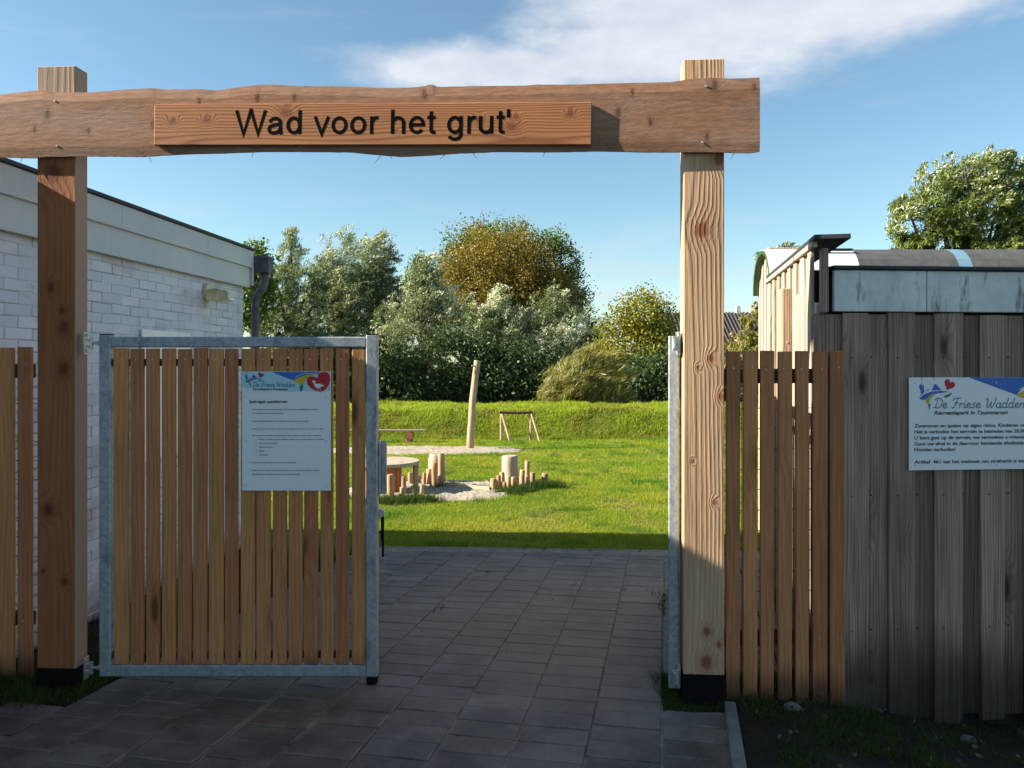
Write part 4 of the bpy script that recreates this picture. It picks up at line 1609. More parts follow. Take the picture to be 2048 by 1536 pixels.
def build_rules_notice():
    Y = LY - 0.027
    a = at(485, 743, Y)
    c = at(662, 981, Y)
    W, H = c.x - a.x, a.z - c.z
    root = empty('rules_notice', (a.x, Y - 0.006, c.z), 0, 'white notice with play rules and a red heart, screwed to the gate slats', 'sign')
    root.rotation_euler = (0, R(0.0), 0)
    MB().bbox(0, W, 0, 0.005, 0, H, 0.001).build('panel', M['sign'], root)

    def q(px, py):          # photo pixel to panel
        return ((px - 485) / 177.0 * W, (981 - py) / 238.0 * H)
    y = -0.0006

    def zz(p):              # pixel of the enlarged crop (460,720)+p/5.4875
        return q(460 + p[0] / 5.4875, 720 + p[1] / 5.4875)
    flat('banner', [zz(p) for p in ((133, 128), (1104, 128), (1104, 345), (640, 345), (133, 345))], M['paleblue'], root, y)
    flat('banner_fade', [zz(p) for p in ((133, 300), (640, 345), (133, 345))], M['pwhite'], root, y - 0.0002)
    flat('blue_sea', [zz(p) for p in ((455, 130), (985, 130), (985, 150), (860, 160), (760, 195), (690, 220))], M['pblue'], root, y - 0.0004)
    flat('yellow_dune', [zz(p) for p in ((690, 225), (760, 190), (850, 163), (980, 150), (900, 175), (840, 205), (810, 265), (765, 275), (735, 240))], M['pyellow'], root, y - 0.0006)
    stroke('foam_line', [[zz(p) for p in ((720, 190), (760, 170), (830, 145), (900, 150), (960, 138))]], 0.002, M['pwhite'], root, y - 0.0009)
    flat('green_land', [zz(p) for p in ((765, 285), (805, 262), (808, 300), (795, 340), (775, 345))], M['pgreen'], root, y - 0.0008)
    hx, hz = zz((985, 235))
    sc = W / 177.0 / 5.4875
    flat('red_heart', [zz(p) for p in ((975, 348), (900, 315), (855, 270), (843, 225), (855, 192), (890, 178), (930, 182), (965, 200), (970, 165), (990, 138), (1030, 128),
                                       (1075, 135), (1100, 165), (1104, 215), (1090, 270), (1060, 315), (1020, 345))], M['pred'], root, y - 0.0010)
    flat('white_bird', [zz(p) for p in ((905, 240), (912, 226), (928, 222), (940, 232), (938, 255), (950, 262), (985, 258), (1015, 268), (1040, 285), (1010, 290), (985, 308),
                                        (955, 305), (930, 285), (926, 255))], M['pwhite'], root, y - 0.0013)
    stroke('bird_legs', [[zz((968, 305)), zz((972, 338)), zz((962, 342))], [zz((990, 305)), zz((998, 336)), zz((1008, 340))]], 0.0016, M['pwhite'], root, y - 0.0013)
    lx, lz = zz((170, 300))
    logo(root, lx, lz, zz((390, 0))[0] - lx - 0.004, y - 0.0012)
    x0, z0 = zz((255, 292))
    park_name(root, x0, z0, zz((722, 0))[0] - x0, zz((0, 235))[1] - z0, 0.0022, y - 0.0012, M['pnavy'])
    x0, z0 = zz((255, 330))
    text_mesh('subtitle', 'Recreatiepark in Tzummarum', zz((637, 0))[0] - x0, zz((0, 307))[1] - z0, M['ink'], root, x0, z0, y - 0.0012, shear=0.15, bold=0.03)
    x0, z0 = zz((215, 470))
    text_mesh('heading', 'Spelregels speelterrein', zz((635, 0))[0] - x0, zz((0, 438))[1] - z0, M['ink'], root, x0, z0, y, bold=0.03)
    for (xa, xb, zy, s) in ((215, 222, 548, '1.'), (248, 972, 548, 'U betreedt het terrein op eigen risico. Het park is niet aansprakelijk voor schade,'),
                            (248, 590, 590, 'voor diefstal en voor opgelopen letsel.'), (215, 222, 676, '2.'),
                            (248, 870, 676, 'Buiten de openingstijden is het verboden om het terrein te betreden.'), (215, 222, 761, '3.'),
                            (248, 1030, 761, 'Kinderen jonger dan 12 jaar moeten worden begeleid door iemand van 16 jaar of ouder'), (215, 222, 834, '4.'),
                            (248, 1003, 834, 'Het terrein is een rookvrij gebied. Roken is dus verboden. Verder is niet toegestaan:'), (288, 296, 876, 'a.'),
                            (322, 1036, 876, 'Fietsen of andere vervoermiddelen, behalve een vervoermiddel voor invaliden'), (288, 296, 918, 'b.'), (322, 524, 918, 'Huis- of andere dieren'),
                            (288, 296, 960, 'c.'), (322, 472, 960, 'Alcohol en drugs'), (288, 296, 1003, 'd.'), (322, 386, 1003, 'Muziek'), (288, 296, 1046, 'e.'), (322, 428, 1046, 'Wangedrag'),
                            (215, 222, 1131, '5.'), (248, 733, 1131, 'Houd het terrein schoon, gooi afval in de afvalbakken.'), (215, 222, 1216, '6.'),
                            (248, 986, 1216, 'Indien u of uw kinderen schade veroorzaken, dient u dit bij de receptie te melden,'),
                            (248, 775, 1258, 'afhankelijk van de schade kan deze op u worden verhaald.')):
        x0, z0 = zz((xa, zy))
        text_mesh('rule_line', s, zz((xb, 0))[0] - x0, zz((0, zy - 15))[1] - z0, M['ink'], root, x0, z0, y, bold=0.02)
    s = MB()
    s.tube([(0, 0, 0), (0, -0.0022, 0)], [0.0042, 0.003], 8)
    sm = s.mesh('screw', M['steel'])
    for p in ((168, 405), (1056, 403), (172, 887), (1056, 890), (168, 1373), (1056, 1385)):
        x0, z0 = zz(p)
        link('screw', sm, root, (x0, -0.0004, z0))


build_rules_notice()


def build_shed_notice():
    aS = SHA
    # place on the shed front (local plane y = -0.036)
    d = Vector((math.cos(aS), math.sin(aS), 0))
    nrm = Vector((math.sin(aS), -math.cos(aS), 0))
    O = SH0 + nrm * 0.036

    def loc(px, py):
        k = (px - CXP) / FPX
        u = (k * O.y - O.x) / (d.x - k * d.y)
        p = O + d * u
        return u, CH - (py - HYP) / FPX * p.y
    u0, zt = loc(1818, 755)
    _, zb = loc(1818, 941)
    u1 = loc(2085, 755)[0]
    p0 = O + d * u0
    root = empty('park_notice', (p0.x, p0.y, zb), aS, 'white park notice with lettering in Dutch, fixed to the grey shed boards', 'sign')
    H, W = zt - zb, u1 - u0
    MB().bbox(0, W, 0, 0.004, 0, H, 0.001).build('panel', M['sign'], root)
    sc = 6.678

    def zz(p):
        u, z = loc(1790 + p[0] / sc, 730 + p[1] / sc)
        # keep the panel level: height is read at the panel's left edge
        return u - u0, (941 - (730 + p[1] / sc)) / 186.0 * H
    y = -0.0006
    flat('blue_sea', [zz(p) for p in ((985, 168), (1960, 168), (1960, 330), (1723, 300), (1620, 405))], M['pblue'], root, y)
    flat('yellow_dune', [zz(p) for p in ((1612, 408), (1723, 345), (1960, 300), (1960, 430), (1760, 450), (1690, 445))], M['pyellow'], root, y - 0.0003)
    stroke('foam_line', [[zz(p) for p in ((1660, 335), (1723, 300), (1850, 260))]], 0.004, M['pwhite'], root, y - 0.0006)
    lx, lz = zz((318, 600))
    logo(root, lx, lz, zz((812, 0))[0] - lx, y)
    x0, z0 = zz((515, 580))
    park_name(root, x0, z0, zz((1735, 0))[0] - x0, zz((0, 442))[1] - z0, 0.0046, y - 0.0004, M['pnavy'])
    x0, z0 = zz((522, 665))
    text_mesh('subtitle', 'Recreatiepark in Tzummarum', zz((1507, 0))[0] - x0, zz((0, 612))[1] - z0, M['ink'], root, x0, z0, y, shear=0.18, bold=0.03)
    for yb, xe, s in ((835, 1740, 'Zwemmen en spelen op eigen risico. Kinderen on'), (915, 1745, 'Het is verboden het terrrein te betreden van 20.00'), (995, 1740, 'U bent gast op dit terrein, we verzoeken u vriende'),
                      (1075, 1750, 'Gooi uw afval in de daarvoor bestemde afvalbakke'), (1153, 808, 'Honden verboden!'), (1318, 1740, 'Artikel  461 van het wetboek van strafrecht is van')):
        x0, z0 = zz((258, yb))
        text_mesh('notice_line', s, zz((xe, 0))[0] - x0, zz((0, yb - 47))[1] - z0, M['ink'], root, x0, z0, y, bold=0.028)
    s = MB()
    s.tube([(0, 0, 0), (0, -0.002, 0)], [0.0045, 0.0035], 8)
    sm = s.mesh('screw', M['steel'])
    for p in ((262, 243), (1352, 240), (262, 1340), (1358, 1352)):
        x0, z0 = zz(p)
        link('screw', sm, root, (x0, -0.0004, z0))


build_shed_notice()


# ================================================================== play area
def upright(name, px, w, yt, yb, label, group, mat, rnd, lean=None, cat='log'):
    g = ground_at(px, yb)
    z1 = CH - (yt - HYP) / FPX * g.y
    r = w / 2.0 / FPX * g.y
    h = z1 - g.z
    lx, ly = (rnd.gauss(0, 0.03), rnd.gauss(0, 0.03)) if lean is None else lean
    mb = MB()
    pts, rad = [], []
    for i in range(5):
        f = i / 4
        pts.append((lx * h * f + rnd.gauss(0, r * 0.05), ly * h * f, -0.08 + (h + 0.08) * f))
        rad.append(r * (1.06 - 0.12 * f + rnd.gauss(0, 0.02)))
    mb.tube(pts, rad, 12, True, r * 0.12)
    o = mb.build(name, mat, None, (g.x, g.y, g.z))
    me = o.data
    for p in me.polygons:
        p.use_smooth = len(p.vertices) == 4
    return tag(o, label, cat, group)


def build_play():
    rnd = random.Random(31)
    left = [(781.8, 14, 949, 998), (797, 10, 987, 1004), (803.5, 9, 974, 1000), (809, 10, 952, 993), (820, 10, 945, 971), (839, 8, 949, 970), (848, 8, 945, 973.6),
            (857.5, 12, 938, 972.5), (869, 11, 925, 973.6), (882, 13, 906.6, 976), (827, 10, 977, 993), (844, 10, 969, 993), (853, 7, 989, 1002), (768, 10, 992, 1003)]
    right = [(987, 12, 957, 983.5), (998, 9, 950.5, 983.5), (1007, 10, 944, 982), (1021, 9, 926, 966), (1009.5, 8, 964, 986), (1017.5, 9, 952, 978), (1027, 10, 954, 975), (1043.5, 11, 939.5, 980),
             (1053, 9, 953, 976), (1054.5, 9.5, 922, 962), (1066, 11, 945, 971), (1089, 14, 946, 970), (1079, 12, 961, 971)]
    for i, q in enumerate(sorted(left)):
        upright('upright_log', *q, 'upright peeled log, %s from the left in the row left of the sand pit' % ORD[i], 'upright logs round the sand pit', M['log'], rnd)
    for i, q in enumerate(sorted(right)):
        upright('upright_log', *q, 'upright peeled log, %s from the left in the row right of the sand pit' % ORD[i], 'upright logs round the sand pit', M['log'], rnd)
    upright('tree_stump', 874, 33, 908, 966, 'thick pale stump behind the left log row of the sand pit', 'thick stumps by the sand pit', M['pale'], rnd, (0, 0), 'stump')
    upright('tree_stump', 1020, 34, 911, 968, 'thick pale stump behind the right log row of the sand pit', 'thick stumps by the sand pit', M['pale'], rnd, (0, 0), 'stump')
    # log lying at the back of the pit
    a, b = ground_at(880, 977), ground_at(981, 984)
    mb = MB()
    mb.tube([(0, 0, 0), tuple((b - a) * 0.5 + Vector((0, 0, 0.006))), tuple(b - a)], [0.042, 0.046, 0.040], 12, True, 0.006)
    o = mb.build('lying_log', M['pole'], None, (a.x, a.y, a.z + 0.035))
    tag(o, 'pale log lying along the back of the sand pit', 'log')
    # round play table
    g = ground_at(775, 985)
    zt = CH - (921 - HYP) / FPX * g.y
    root = empty('play_table', g, 0, 'round wooden play table standing in the sand behind the gate leaf', 'table')
    h = zt - g.z
    mb = MB()
    mb.tube([(0, 0, h - 0.05), (0, 0, h)], 0.45, 28, True, 0.006)
    mb.build('table_top', M['pale'], root)
    for i in range(7):
        t = R(-62 + i * 17)
        mb = MB()
        mb.bbox(-0.042, 0.042, -0.012, 0.012, -0.05, h - 0.052, 0.003)
        mb.build('front_plank', M['board'], root, (0.30 * math.sin(t), -0.30 * math.cos(t), 0), (0, 0, t))
    for x, y in ((0.40, -0.02), (-0.36, 0.1), (0.1, 0.36)):
        mb = MB()
        mb.tube([(x, y, -0.06), (x, y, h - 0.052)], 0.042, 10)
        mb.build('leg', M['pole'], root, smooth=True)
    # tall leaning pole
    g = ground_at(940, 899)
    mb = MB()
    P = [at(940, 900, g.y), at(941, 870, g.y), at(943, 840, g.y), at(945.5, 800, g.y), at(950, 760, g.y), at(955, 721, g.y)]
    P = [tuple(p - g) for p in P]
    P[0] = (P[0][0], P[0][1], -0.15)
    mb.tube(P, [0.088, 0.085, 0.080, 0.082, 0.080, 0.080], 14, True, 0.008)
    o = empty('leaning_pole', g, 0, 'tall crooked peeled pole leaning in the sand strip', 'pole')
    mb.build('trunk', M['pole'], o, smooth=True)
    mb = MB()
    q = at(949, 733, g.y) - g
    mb.tube([tuple(q + Vector((0.05, -0.03, 0.01))), tuple(q + Vector((-0.06, -0.10, 0.02)))], [0.022, 0.014], 8)
    mb.build('branch_stub', M['pole'], o)
    # small goal
    Y = 21.3
    g = at(1032, 880, Y)
    root = empty('wooden_goal', (g.x, Y, gzs(g.x, Y)), 0, 'small wooden goal of round poles in front of the grass bank', 'goal')

    def T(px, py, dy):
        p = at(px, py, Y + dy * 0)
        return (p.x - g.x, dy, p.z - gzs(g.x, Y))
    for px in (1002.5, 1061.5):
        mb = MB()
        a = T(px, 826, 0)
        mb.tube([(a[0], 0, -0.05), a], [0.036, 0.034], 9, True)
        mb.build('upright_post', M['pole'], root, smooth=False)
        mb = MB()
        e = (a[0] + 0.26, -0.25, -0.05)
        mb.tube([e, (a[0] + 0.02, -0.03, a[2] - 0.02)], [0.034, 0.030], 9, True)
        mb.build('raking_strut', M['pole'], root)
    mb = MB()
    a, b = T(1000, 824.5, 0), T(1066, 824.5, 0)
    mb.tube([(a[0], -0.02, a[2]), ((a[0] + b[0]) / 2, -0.02, a[2] - 0.012), (b[0], -0.02, b[2])], [0.040, 0.036, 0.040], 9, True)
    mb.build('crossbar', M['rail'], root)
    # balancing bench
    Y = 20.6
    g = at(819, 884, Y)
    root = empty('log_bench', (g.x, Y, gzs(g.x, Y)), 0, 'long plank bench on short log stubs beyond the sand strip', 'bench')
    zt = CH - (859 - HYP) / FPX * Y - gzs(g.x, Y)
    a, b = at(700, 859, Y).x - g.x, at(851, 859, Y).x - g.x
    mb = MB()
    mb.bbox(a, b, -0.12, 0.12, zt - 0.045, zt, 0.006)
    mb.build('seat', M['grey'], root)
    for x in (0.0, at(752, 859, Y).x - g.x):
        mb = MB()
        mb.tube([(x, -0.16, zt - 0.16), (x, 0.16, zt - 0.16)], 0.113, 12, True)
        mb.build('log_stub', M['fence'], root)
        mb = MB()
        mb.bbox(x - 0.08, x + 0.08, -0.10, 0.10, -0.08, zt - 0.22, 0.01)
        mb.build('foot_block', M['log'], root)
    # stones at the foot of the fence and shed
    for k, (px, py, w, lb) in enumerate(((1585, 1408, 34, 'grey stone at the foot of the short slat fence'), (1935, 1452, 30, 'grey stone at the foot of the plank shed'))):
        Y = 3.55
        p = at(px, py, Y)
        p.z = gzs(p.x, Y)
        r = w / FPX * Y / 2
        rs = random.Random(k + 50)
        mb = MB()
        n, m = 9, 6
        for i in range(1, m):
            t = math.pi * i / m
            for j in range(n):
                f = 2 * math.pi * j / n
                q = rs.uniform(0.82, 1.12)
                mb.v.append((r * 1.1 * q * math.sin(t) * math.cos(f), r * 0.8 * q * math.sin(t) * math.sin(f), r * 0.62 * q * math.cos(t)))
        top, bot = len(mb.v), len(mb.v) + 1
        mb.v += [(0, 0, r * 0.62), (0, 0, -r * 0.62)]
        for i in range(m - 2):
            for j in range(n):
                mb.f.append((i * n + j, (i + 1) * n + j, (i + 1) * n + (j + 1) % n, i * n + (j + 1) % n))
        for j in range(n):
            mb.f.append((top, j, (j + 1) % n))
            mb.f.append((bot, (m - 2) * n + (j + 1) % n, (m - 2) * n + j))
        o = mb.build('stone', M['stone'], None, (p.x, p.y, p.z + r * 0.25), smooth=True)
        tag(o, lb, 'stone', 'stones in the soil')


build_play()


# ================================================================== plants
def unit(v):
    return v / np.maximum(np.linalg.norm(v, axis=1, keepdims=True), 1e-9)


def leaves_mesh(name, c, d, L, W, col, mat, rs, up=None):
    """diamond leaves: centre c, direction d, length L, width W"""
    n = len(c)
    d = unit(d)
    r = rs.normal(size=(n, 3))
    s = unit(np.cross(d, r))
    L = np.asarray(L).reshape(-1, 1) * np.ones((n, 1))
    W = np.asarray(W).reshape(-1, 1) * np.ones((n, 1))
    nr = np.cross(d, s)
    v = np.stack([c - d * L / 2, c + s * W / 2 + nr * W * 0.12, c + d * L / 2, c - s * W / 2 + nr * W * 0.12], 1).reshape(-1, 3)
    idx = np.arange(n * 4)
    return np_mesh(name, v, 4, idx, mat, np.repeat(col, 4, axis=0))


def lerp_col(cols, t):
    cols = np.asarray(cols)
    t = np.clip(t, 0, 0.9999) * (len(cols) - 1)
    i = t.astype(int)
    f = (t - i)[:, None]
    return cols[i] * (1 - f) + cols[i + 1] * f


def vnoise(x, y, s, seed):
    """smooth random values 0..1 with cell size s"""
    g = np.random.RandomState(seed).uniform(0, 1, (256, 256))
    u, v = x / s + 1000.3, y / s + 1000.7
    i, j = np.floor(u).astype(int), np.floor(v).astype(int)
    a, b = u - i, v - j
    a, b = a * a * (3 - 2 * a), b * b * (3 - 2 * b)
    q = lambda k, l: g[k % 256, l % 256]
    return (q(i, j) * (1 - a) + q(i + 1, j) * a) * (1 - b) + (q(i, j + 1) * (1 - a) + q(i + 1, j + 1) * a) * b


def vnoise3(p, s, seed):
    g = np.random.RandomState(seed).uniform(0, 1, (32, 32, 32))
    u = p / s + 500.37
    i = np.floor(u).astype(int)
    f = u - i
    f = f * f * (3 - 2 * f)
    out = 0
    for a in (0, 1):
        for b in (0, 1):
            for c in (0, 1):
                w = (f[:, 0] if a else 1 - f[:, 0]) * (f[:, 1] if b else 1 - f[:, 1]) * (f[:, 2] if c else 1 - f[:, 2])
                out = out + w * g[(i[:, 0] + a) % 32, (i[:, 1] + b) % 32, (i[:, 2] + c) % 32]
    return out


WIND = np.array([0.62, 0.12, 0.42])


def make_tree(name, label, Y, blobs, style, cols, dens, leaf, seed, base_px=None, group='trees beyond the grass bank', cat='tree', depth=0.8, silver=None, lowcol=None, trunk=True, yb=None, stray=0.5):
    """blobs: ellipses (px, py, rx, ry) as they stand against the sky at distance Y"""
    rs = np.random.RandomState(seed)
    rp = random.Random(seed)
    k = Y / FPX
    bx = base_px if base_px is not None else sum(b[0] for b in blobs) / len(blobs)
    X0 = (bx - CXP) * k
    Z0 = gzs(X0, Y)
    root = empty(name, (X0, Y, Z0), 0, label, cat, group)
    E = []
    for (px, py, rx, ry) in blobs:
        E.append((np.array([(px - CXP) * k - X0, rp.uniform(-0.3, 0.3) * rx * k, CH - (py - HYP) * k - Z0]), np.array([rx * k, max(rx, ry * 0.6) * k * depth, ry * k])))
    if trunk:
        mb = MB()
        top = max(E, key=lambda e: e[0][2])
        h = top[0][2]
        r0 = 0.03 * h + 0.03
        P = [Vector((0, 0, -0.2))]
        for i in range(1, 6):
            f = i / 5
            P.append(Vector((top[0][0] * f + rp.gauss(0, 0.06), top[0][1] * f, h * f)))
        mb.tube(P, [r0, r0 * 0.85, r0 * 0.7, r0 * 0.55, r0 * 0.4, r0 * 0.15], 8)
        for c, r in E:
            s = P[rp.choice((1, 2))]
            for q in range(3):
                e = Vector(c) + Vector((rp.uniform(-0.6, 0.6) * r[0], rp.uniform(-0.6, 0.6) * r[1], rp.uniform(0.0, 0.75) * r[2]))
                m1 = s.lerp(e, 0.5) + Vector((rp.gauss(0, 0.1), rp.gauss(0, 0.1), 0.15))
                mb.tube([s, m1, e], [r0 * 0.45, r0 * 0.28, r0 * 0.08], 6)
        mb.build('trunk', M['bark'], root, smooth=True)
    C, D, T, SH = [], [], [], []
    for c, r in E:
        vol = r[0] * r[2]
        ncl = max(8, int(dens * vol))
        u = unit(rs.normal(size=(ncl, 3)))
        rad = rs.uniform(0.25, 1.0, size=(ncl, 1)) ** 0.45
        lump = 1 + 0.16 * np.sin(u[:, :1] * 5 + seed) * np.cos(u[:, 2:3] * 6 + seed * 1.7) + rs.normal(0, 0.05, (ncl, 1))
        cc = c + u * rad * lump * r
        ct = rs.uniform(0, 1, ncl)
        if style == 'willow':
            m = 58
            dr = unit(WIND * rs.uniform(0.6, 1.2, (ncl, 1)) + 0.35 * u + rs.normal(0, 0.28, (ncl, 3)) + np.array([0, 0, 0.1]))
            sl = rs.uniform(0.45, 1.0, (ncl, 1)) * leaf[2]
            t = rs.uniform(-0.5, 0.5, (ncl, m, 1))
            bend = np.array([0.25, 0.0, -0.35]) * (t + 0.5) ** 2 * sl[:, None, :] * 0.6
            p = cc[:, None, :] + dr[:, None, :] * t * sl[:, None, :] + bend + rs.normal(0, 0.07 * leaf[2], (ncl, m, 3)) * (1.1 - t)
            dd = dr[:, None, :] * 1.0 + rs.normal(0, stray, (ncl, m, 3))
        else:
            m = 44
            p = cc[:, None, :] + rs.normal(0, 1, (ncl, m, 3)) * leaf[2]
            dd = rs.normal(0, 1, (ncl, m, 3)) + np.array([0.25, 0, -0.15])
        C.append(p.reshape(-1, 3))
        D.append(dd.reshape(-1, 3))
        tt = (ct[:, None] * 0.65 + rs.uniform(0, 0.35, (ncl, m)))
        T.append(tt.ravel())
        hz = (p[..., 2] - (c[2] - r[2])) / (2 * r[2])
        SH.append(np.clip(hz + rs.normal(0, 0.12, hz.shape), 0, 1).ravel())
    C, D, T, SH = np.concatenate(C), np.concatenate(D), np.concatenate(T), np.concatenate(SH)
    # foliage gathers in clumps with dark gaps between them
    cl = 0.65 * vnoise3(C, leaf[2] * (1.25 if style == 'willow' else 2.6), seed) + 0.35 * vnoise3(C, leaf[2] * 0.55, seed + 1)
    keep = rs.uniform(0, 1, len(C)) < sstep(0.26, 0.46, cl) if style == 'willow' else rs.uniform(0, 1, len(C)) < sstep(0.30, 0.50, cl)
    C, D, T, SH, cl = C[keep], D[keep], T[keep], SH[keep], cl[keep]
    n = len(C)
    col = lerp_col(cols, T)
    if silver is not None:
        sm = rs.uniform(0, 1, n) < silver * np.clip(2.8 * (vnoise3(C, 0.9, seed + 5) - 0.34), 0, 1) * (0.2 + 0.8 * SH)
        col[sm] = np.array([0.47, 0.48, 0.40]) * rs.uniform(0.6, 1.1, (sm.sum(), 1))
    if lowcol is not None:          # other leaf colour in part of the crown
        w = np.clip((lowcol[1] - SH + rs.normal(0, 0.1, n)) / 0.3, 0, 1)[:, None] * rs.uniform(0.6, 1, (n, 1))
        col = col * (1 - w) + np.array(lowcol[0]) * w * rs.uniform(0.6, 1.3, (n, 1))
    col = col * rs.uniform(0.8, 1.18, (n, 1))
    L = leaf[0] * rs.uniform(0.7, 1.3, n)
    Wd = leaf[1] * rs.uniform(0.7, 1.3, n)
    o = link('crown', leaves_mesh('crown', C, D, L, Wd, col, M['leaf'], rs), root)
    o['kind'] = 'stuff'
    return root


WG = [(0.036, 0.054, 0.022), (0.062, 0.085, 0.035), (0.095, 0.118, 0.056), (0.135, 0.155, 0.085)]
WD = [(0.016, 0.028, 0.011), (0.030, 0.048, 0.018), (0.048, 0.070, 0.026)]
OL = [(0.07, 0.072, 0.018), (0.12, 0.115, 0.03), (0.17, 0.155, 0.05)]
BR = [(0.070, 0.060, 0.012), (0.105, 0.082, 0.016), (0.14, 0.094, 0.018)]
BG = [(0.030, 0.055, 0.010), (0.055, 0.085, 0.015), (0.08, 0.11, 0.02)]
YG = [(0.055, 0.072, 0.010), (0.115, 0.115, 0.014), (0.18, 0.15, 0.016)]
wl = (0.135, 0.031, 0.80)
make_tree('willow_tree', 'green willow with a thin spire, next to the corner of white building', 36, [(565, 610, 55, 85), (577, 510, 22, 55), (550, 690, 60, 80), (612, 600, 45, 95)], 'willow', WG, 125, wl, 1, silver=0.25)
make_tree('willow_tree', 'tall green and silver willow, second tree from the white building', 38, [(675, 530, 50, 78), (650, 620, 65, 100), (712, 620, 58, 100)], 'willow', WG, 125, wl, 2, silver=0.45)
make_tree('willow_tree', 'tall silvery willow with rounded top left of the brown tree', 37, [(752, 520, 45, 56), (742, 600, 58, 90), (785, 630, 48, 80)], 'willow', WG, 125, wl, 3, silver=0.55)
make_tree('willow_tree', 'low silvery willow below the left side of the brown tree', 34, [(845, 590, 42, 72), (810, 670, 60, 90), (880, 640, 52, 80), (850, 540, 30, 40)], 'willow', WG, 105, wl, 4, silver=0.85)
make_tree('willow_tree', 'silver leaved willow under the middle of the brown tree', 33, [(965, 640, 45, 60), (1010, 660, 50, 70), (985, 610, 30, 40)], 'willow', WG, 105, wl, 5, silver=0.95)
make_tree('willow_tree', 'bright silver willow under the right side of the brown tree', 33, [(1105, 620, 40, 58), (1090, 690, 60, 80), (1130, 660, 45, 60)], 'willow', WG, 105, wl, 6, silver=0.95)
make_tree('willow_tree', 'small dark willow between the brown tree and the yellow tree', 38, [(1165, 660, 32, 55), (1185, 700, 30, 60)], 'willow', WD, 85, wl, 7, silver=0.45)
make_tree('autumn_tree', 'large round brown tree with a green top, tallest of the row', 44, [(1000, 545, 116, 92), (1065, 600, 95, 80), (940, 555, 62, 66), (1010, 620, 120, 80)], 'round', BR, 66, (0.12, 0.095, 0.34), 11,
          lowcol=None)
make_tree('green_tree', 'dark green tree showing behind and right of the brown tree', 48, [(985, 505, 108, 66), (1080, 530, 80, 66), (1130, 605, 52, 66)], 'round', BG, 62, (0.14, 0.11, 0.30), 12, depth=0.6)
make_tree('green_tree', 'small green tree top between the silver willow and brown tree', 46, [(855, 560, 45, 40), (870, 620, 60, 60)], 'round', BG, 40, (0.17, 0.13, 0.30), 14)
make_tree('autumn_tree', 'yellow green tree in front of the barn, beside the right gatepost', 36, [(1290, 640, 55, 60), (1250, 680, 50, 70), (1315, 700, 52, 75), (1395, 735, 70, 50), (1280, 730, 70, 60)], 'round', YG, 64, (0.12, 0.095, 0.28), 13)
make_tree('autumn_tree', 'brownish low tree between the right gatepost and the hut', 38, [(1462, 715, 38, 42), (1440, 735, 50, 42)], 'round', BR, 48, (0.15, 0.12, 0.28), 15)
make_tree('willow_tree', 'pale green willow bush close to the hut gable', 24, [(1510, 655, 32, 50), (1490, 720, 40, 60), (1535, 700, 40, 60)], 'willow', OL, 90, (0.17, 0.042, 0.55), 16, silver=0.5)
make_tree('willow_bush', 'olive wind blown willow bush on the grass bank, left of the yellow tree', 28.5, [(1150, 760, 60, 45), (1190, 730, 45, 45), (1120, 785, 42, 28), (1220, 770, 40, 40)], 'willow', OL, 130, (0.34, 0.020, 1.0), 17, cat='bush', silver=0.1, stray=0.22)
make_tree('dark_bush', 'dark bushes under the willows, left part behind the pole', 31.5, [(800, 760, 90, 60), (900, 740, 80, 75), (700, 740, 80, 75), (620, 740, 70, 70)], 'round', WD, 66, (0.17, 0.09, 0.32), 18, cat='bush')
make_tree('dark_bush', 'dark bushes under the willows, behind the wooden goal', 31.5, [(1010, 750, 75, 70), (1080, 770, 60, 50), (960, 780, 60, 40)], 'round', WD, 66, (0.17, 0.09, 0.32), 19, cat='bush')
make_tree('dark_bush', 'dark bushes under the yellow tree beside the right gatepost', 31.5, [(1290, 765, 70, 50), (1360, 760, 60, 55), (1450, 760, 60, 50), (1240, 775, 50, 40)], 'round', WD, 66, (0.17, 0.09, 0.32), 20, cat='bush')
make_tree('willow_tree', 'large willow with light green crown rising behind the dark roof, far right', 24, [(1900, 400, 95, 80), (1980, 430, 110, 110), (1842, 440, 66, 66), (1950, 340, 70, 45), (2080, 400, 90, 110), (1835, 500, 50, 40), (1990, 540, 150, 80)],
          'willow', [(0.045, 0.066, 0.014), (0.075, 0.098, 0.022), (0.11, 0.13, 0.035)], 120, (0.15, 0.036, 0.7), 21, silver=0.3, group='trees behind the huts')
make_tree('willow_tree', 'small willow whose tip shows above the white barrel roof', 22, [(1563, 505, 24, 22), (1530, 530, 16, 30), (1570, 580, 50, 70)], 'willow', WG, 80, (0.16, 0.04, 0.5), 22, silver=0.5, group='trees behind the huts')
make_tree('green_tree', 'green tree whose twig shows above the corner of white building', 30, [(515, 500, 14, 14), (490, 580, 60, 75)], 'round', BG, 60, (0.15, 0.12, 0.22), 23)


def far_wood():
    rs = np.random.RandomState(77)
    n = 60000
    x = rs.uniform(-60, 60, n)
    y = rs.uniform(56, 62, n)
    top = 2.3 + 0.9 * np.sin(x * 0.35) + 0.5 * np.sin(x * 1.1 + 2)
    z = -0.3 + rs.uniform(0, 1, n) ** 0.8 * (top + 0.3)
    C = np.stack([x, y, z], 1)
    col = lerp_col(WD, rs.uniform(0, 1, n)) * rs.uniform(0.7, 1.3, (n, 1))
    o = link('far_wood', leaves_mesh('far_wood', C, rs.normal(size=(n, 3)), 0.45, 0.32, col, M['leaf'], rs))
    tag(o, 'dark far wood closing the gaps low behind the trees', None, None, 'stuff')


far_wood()


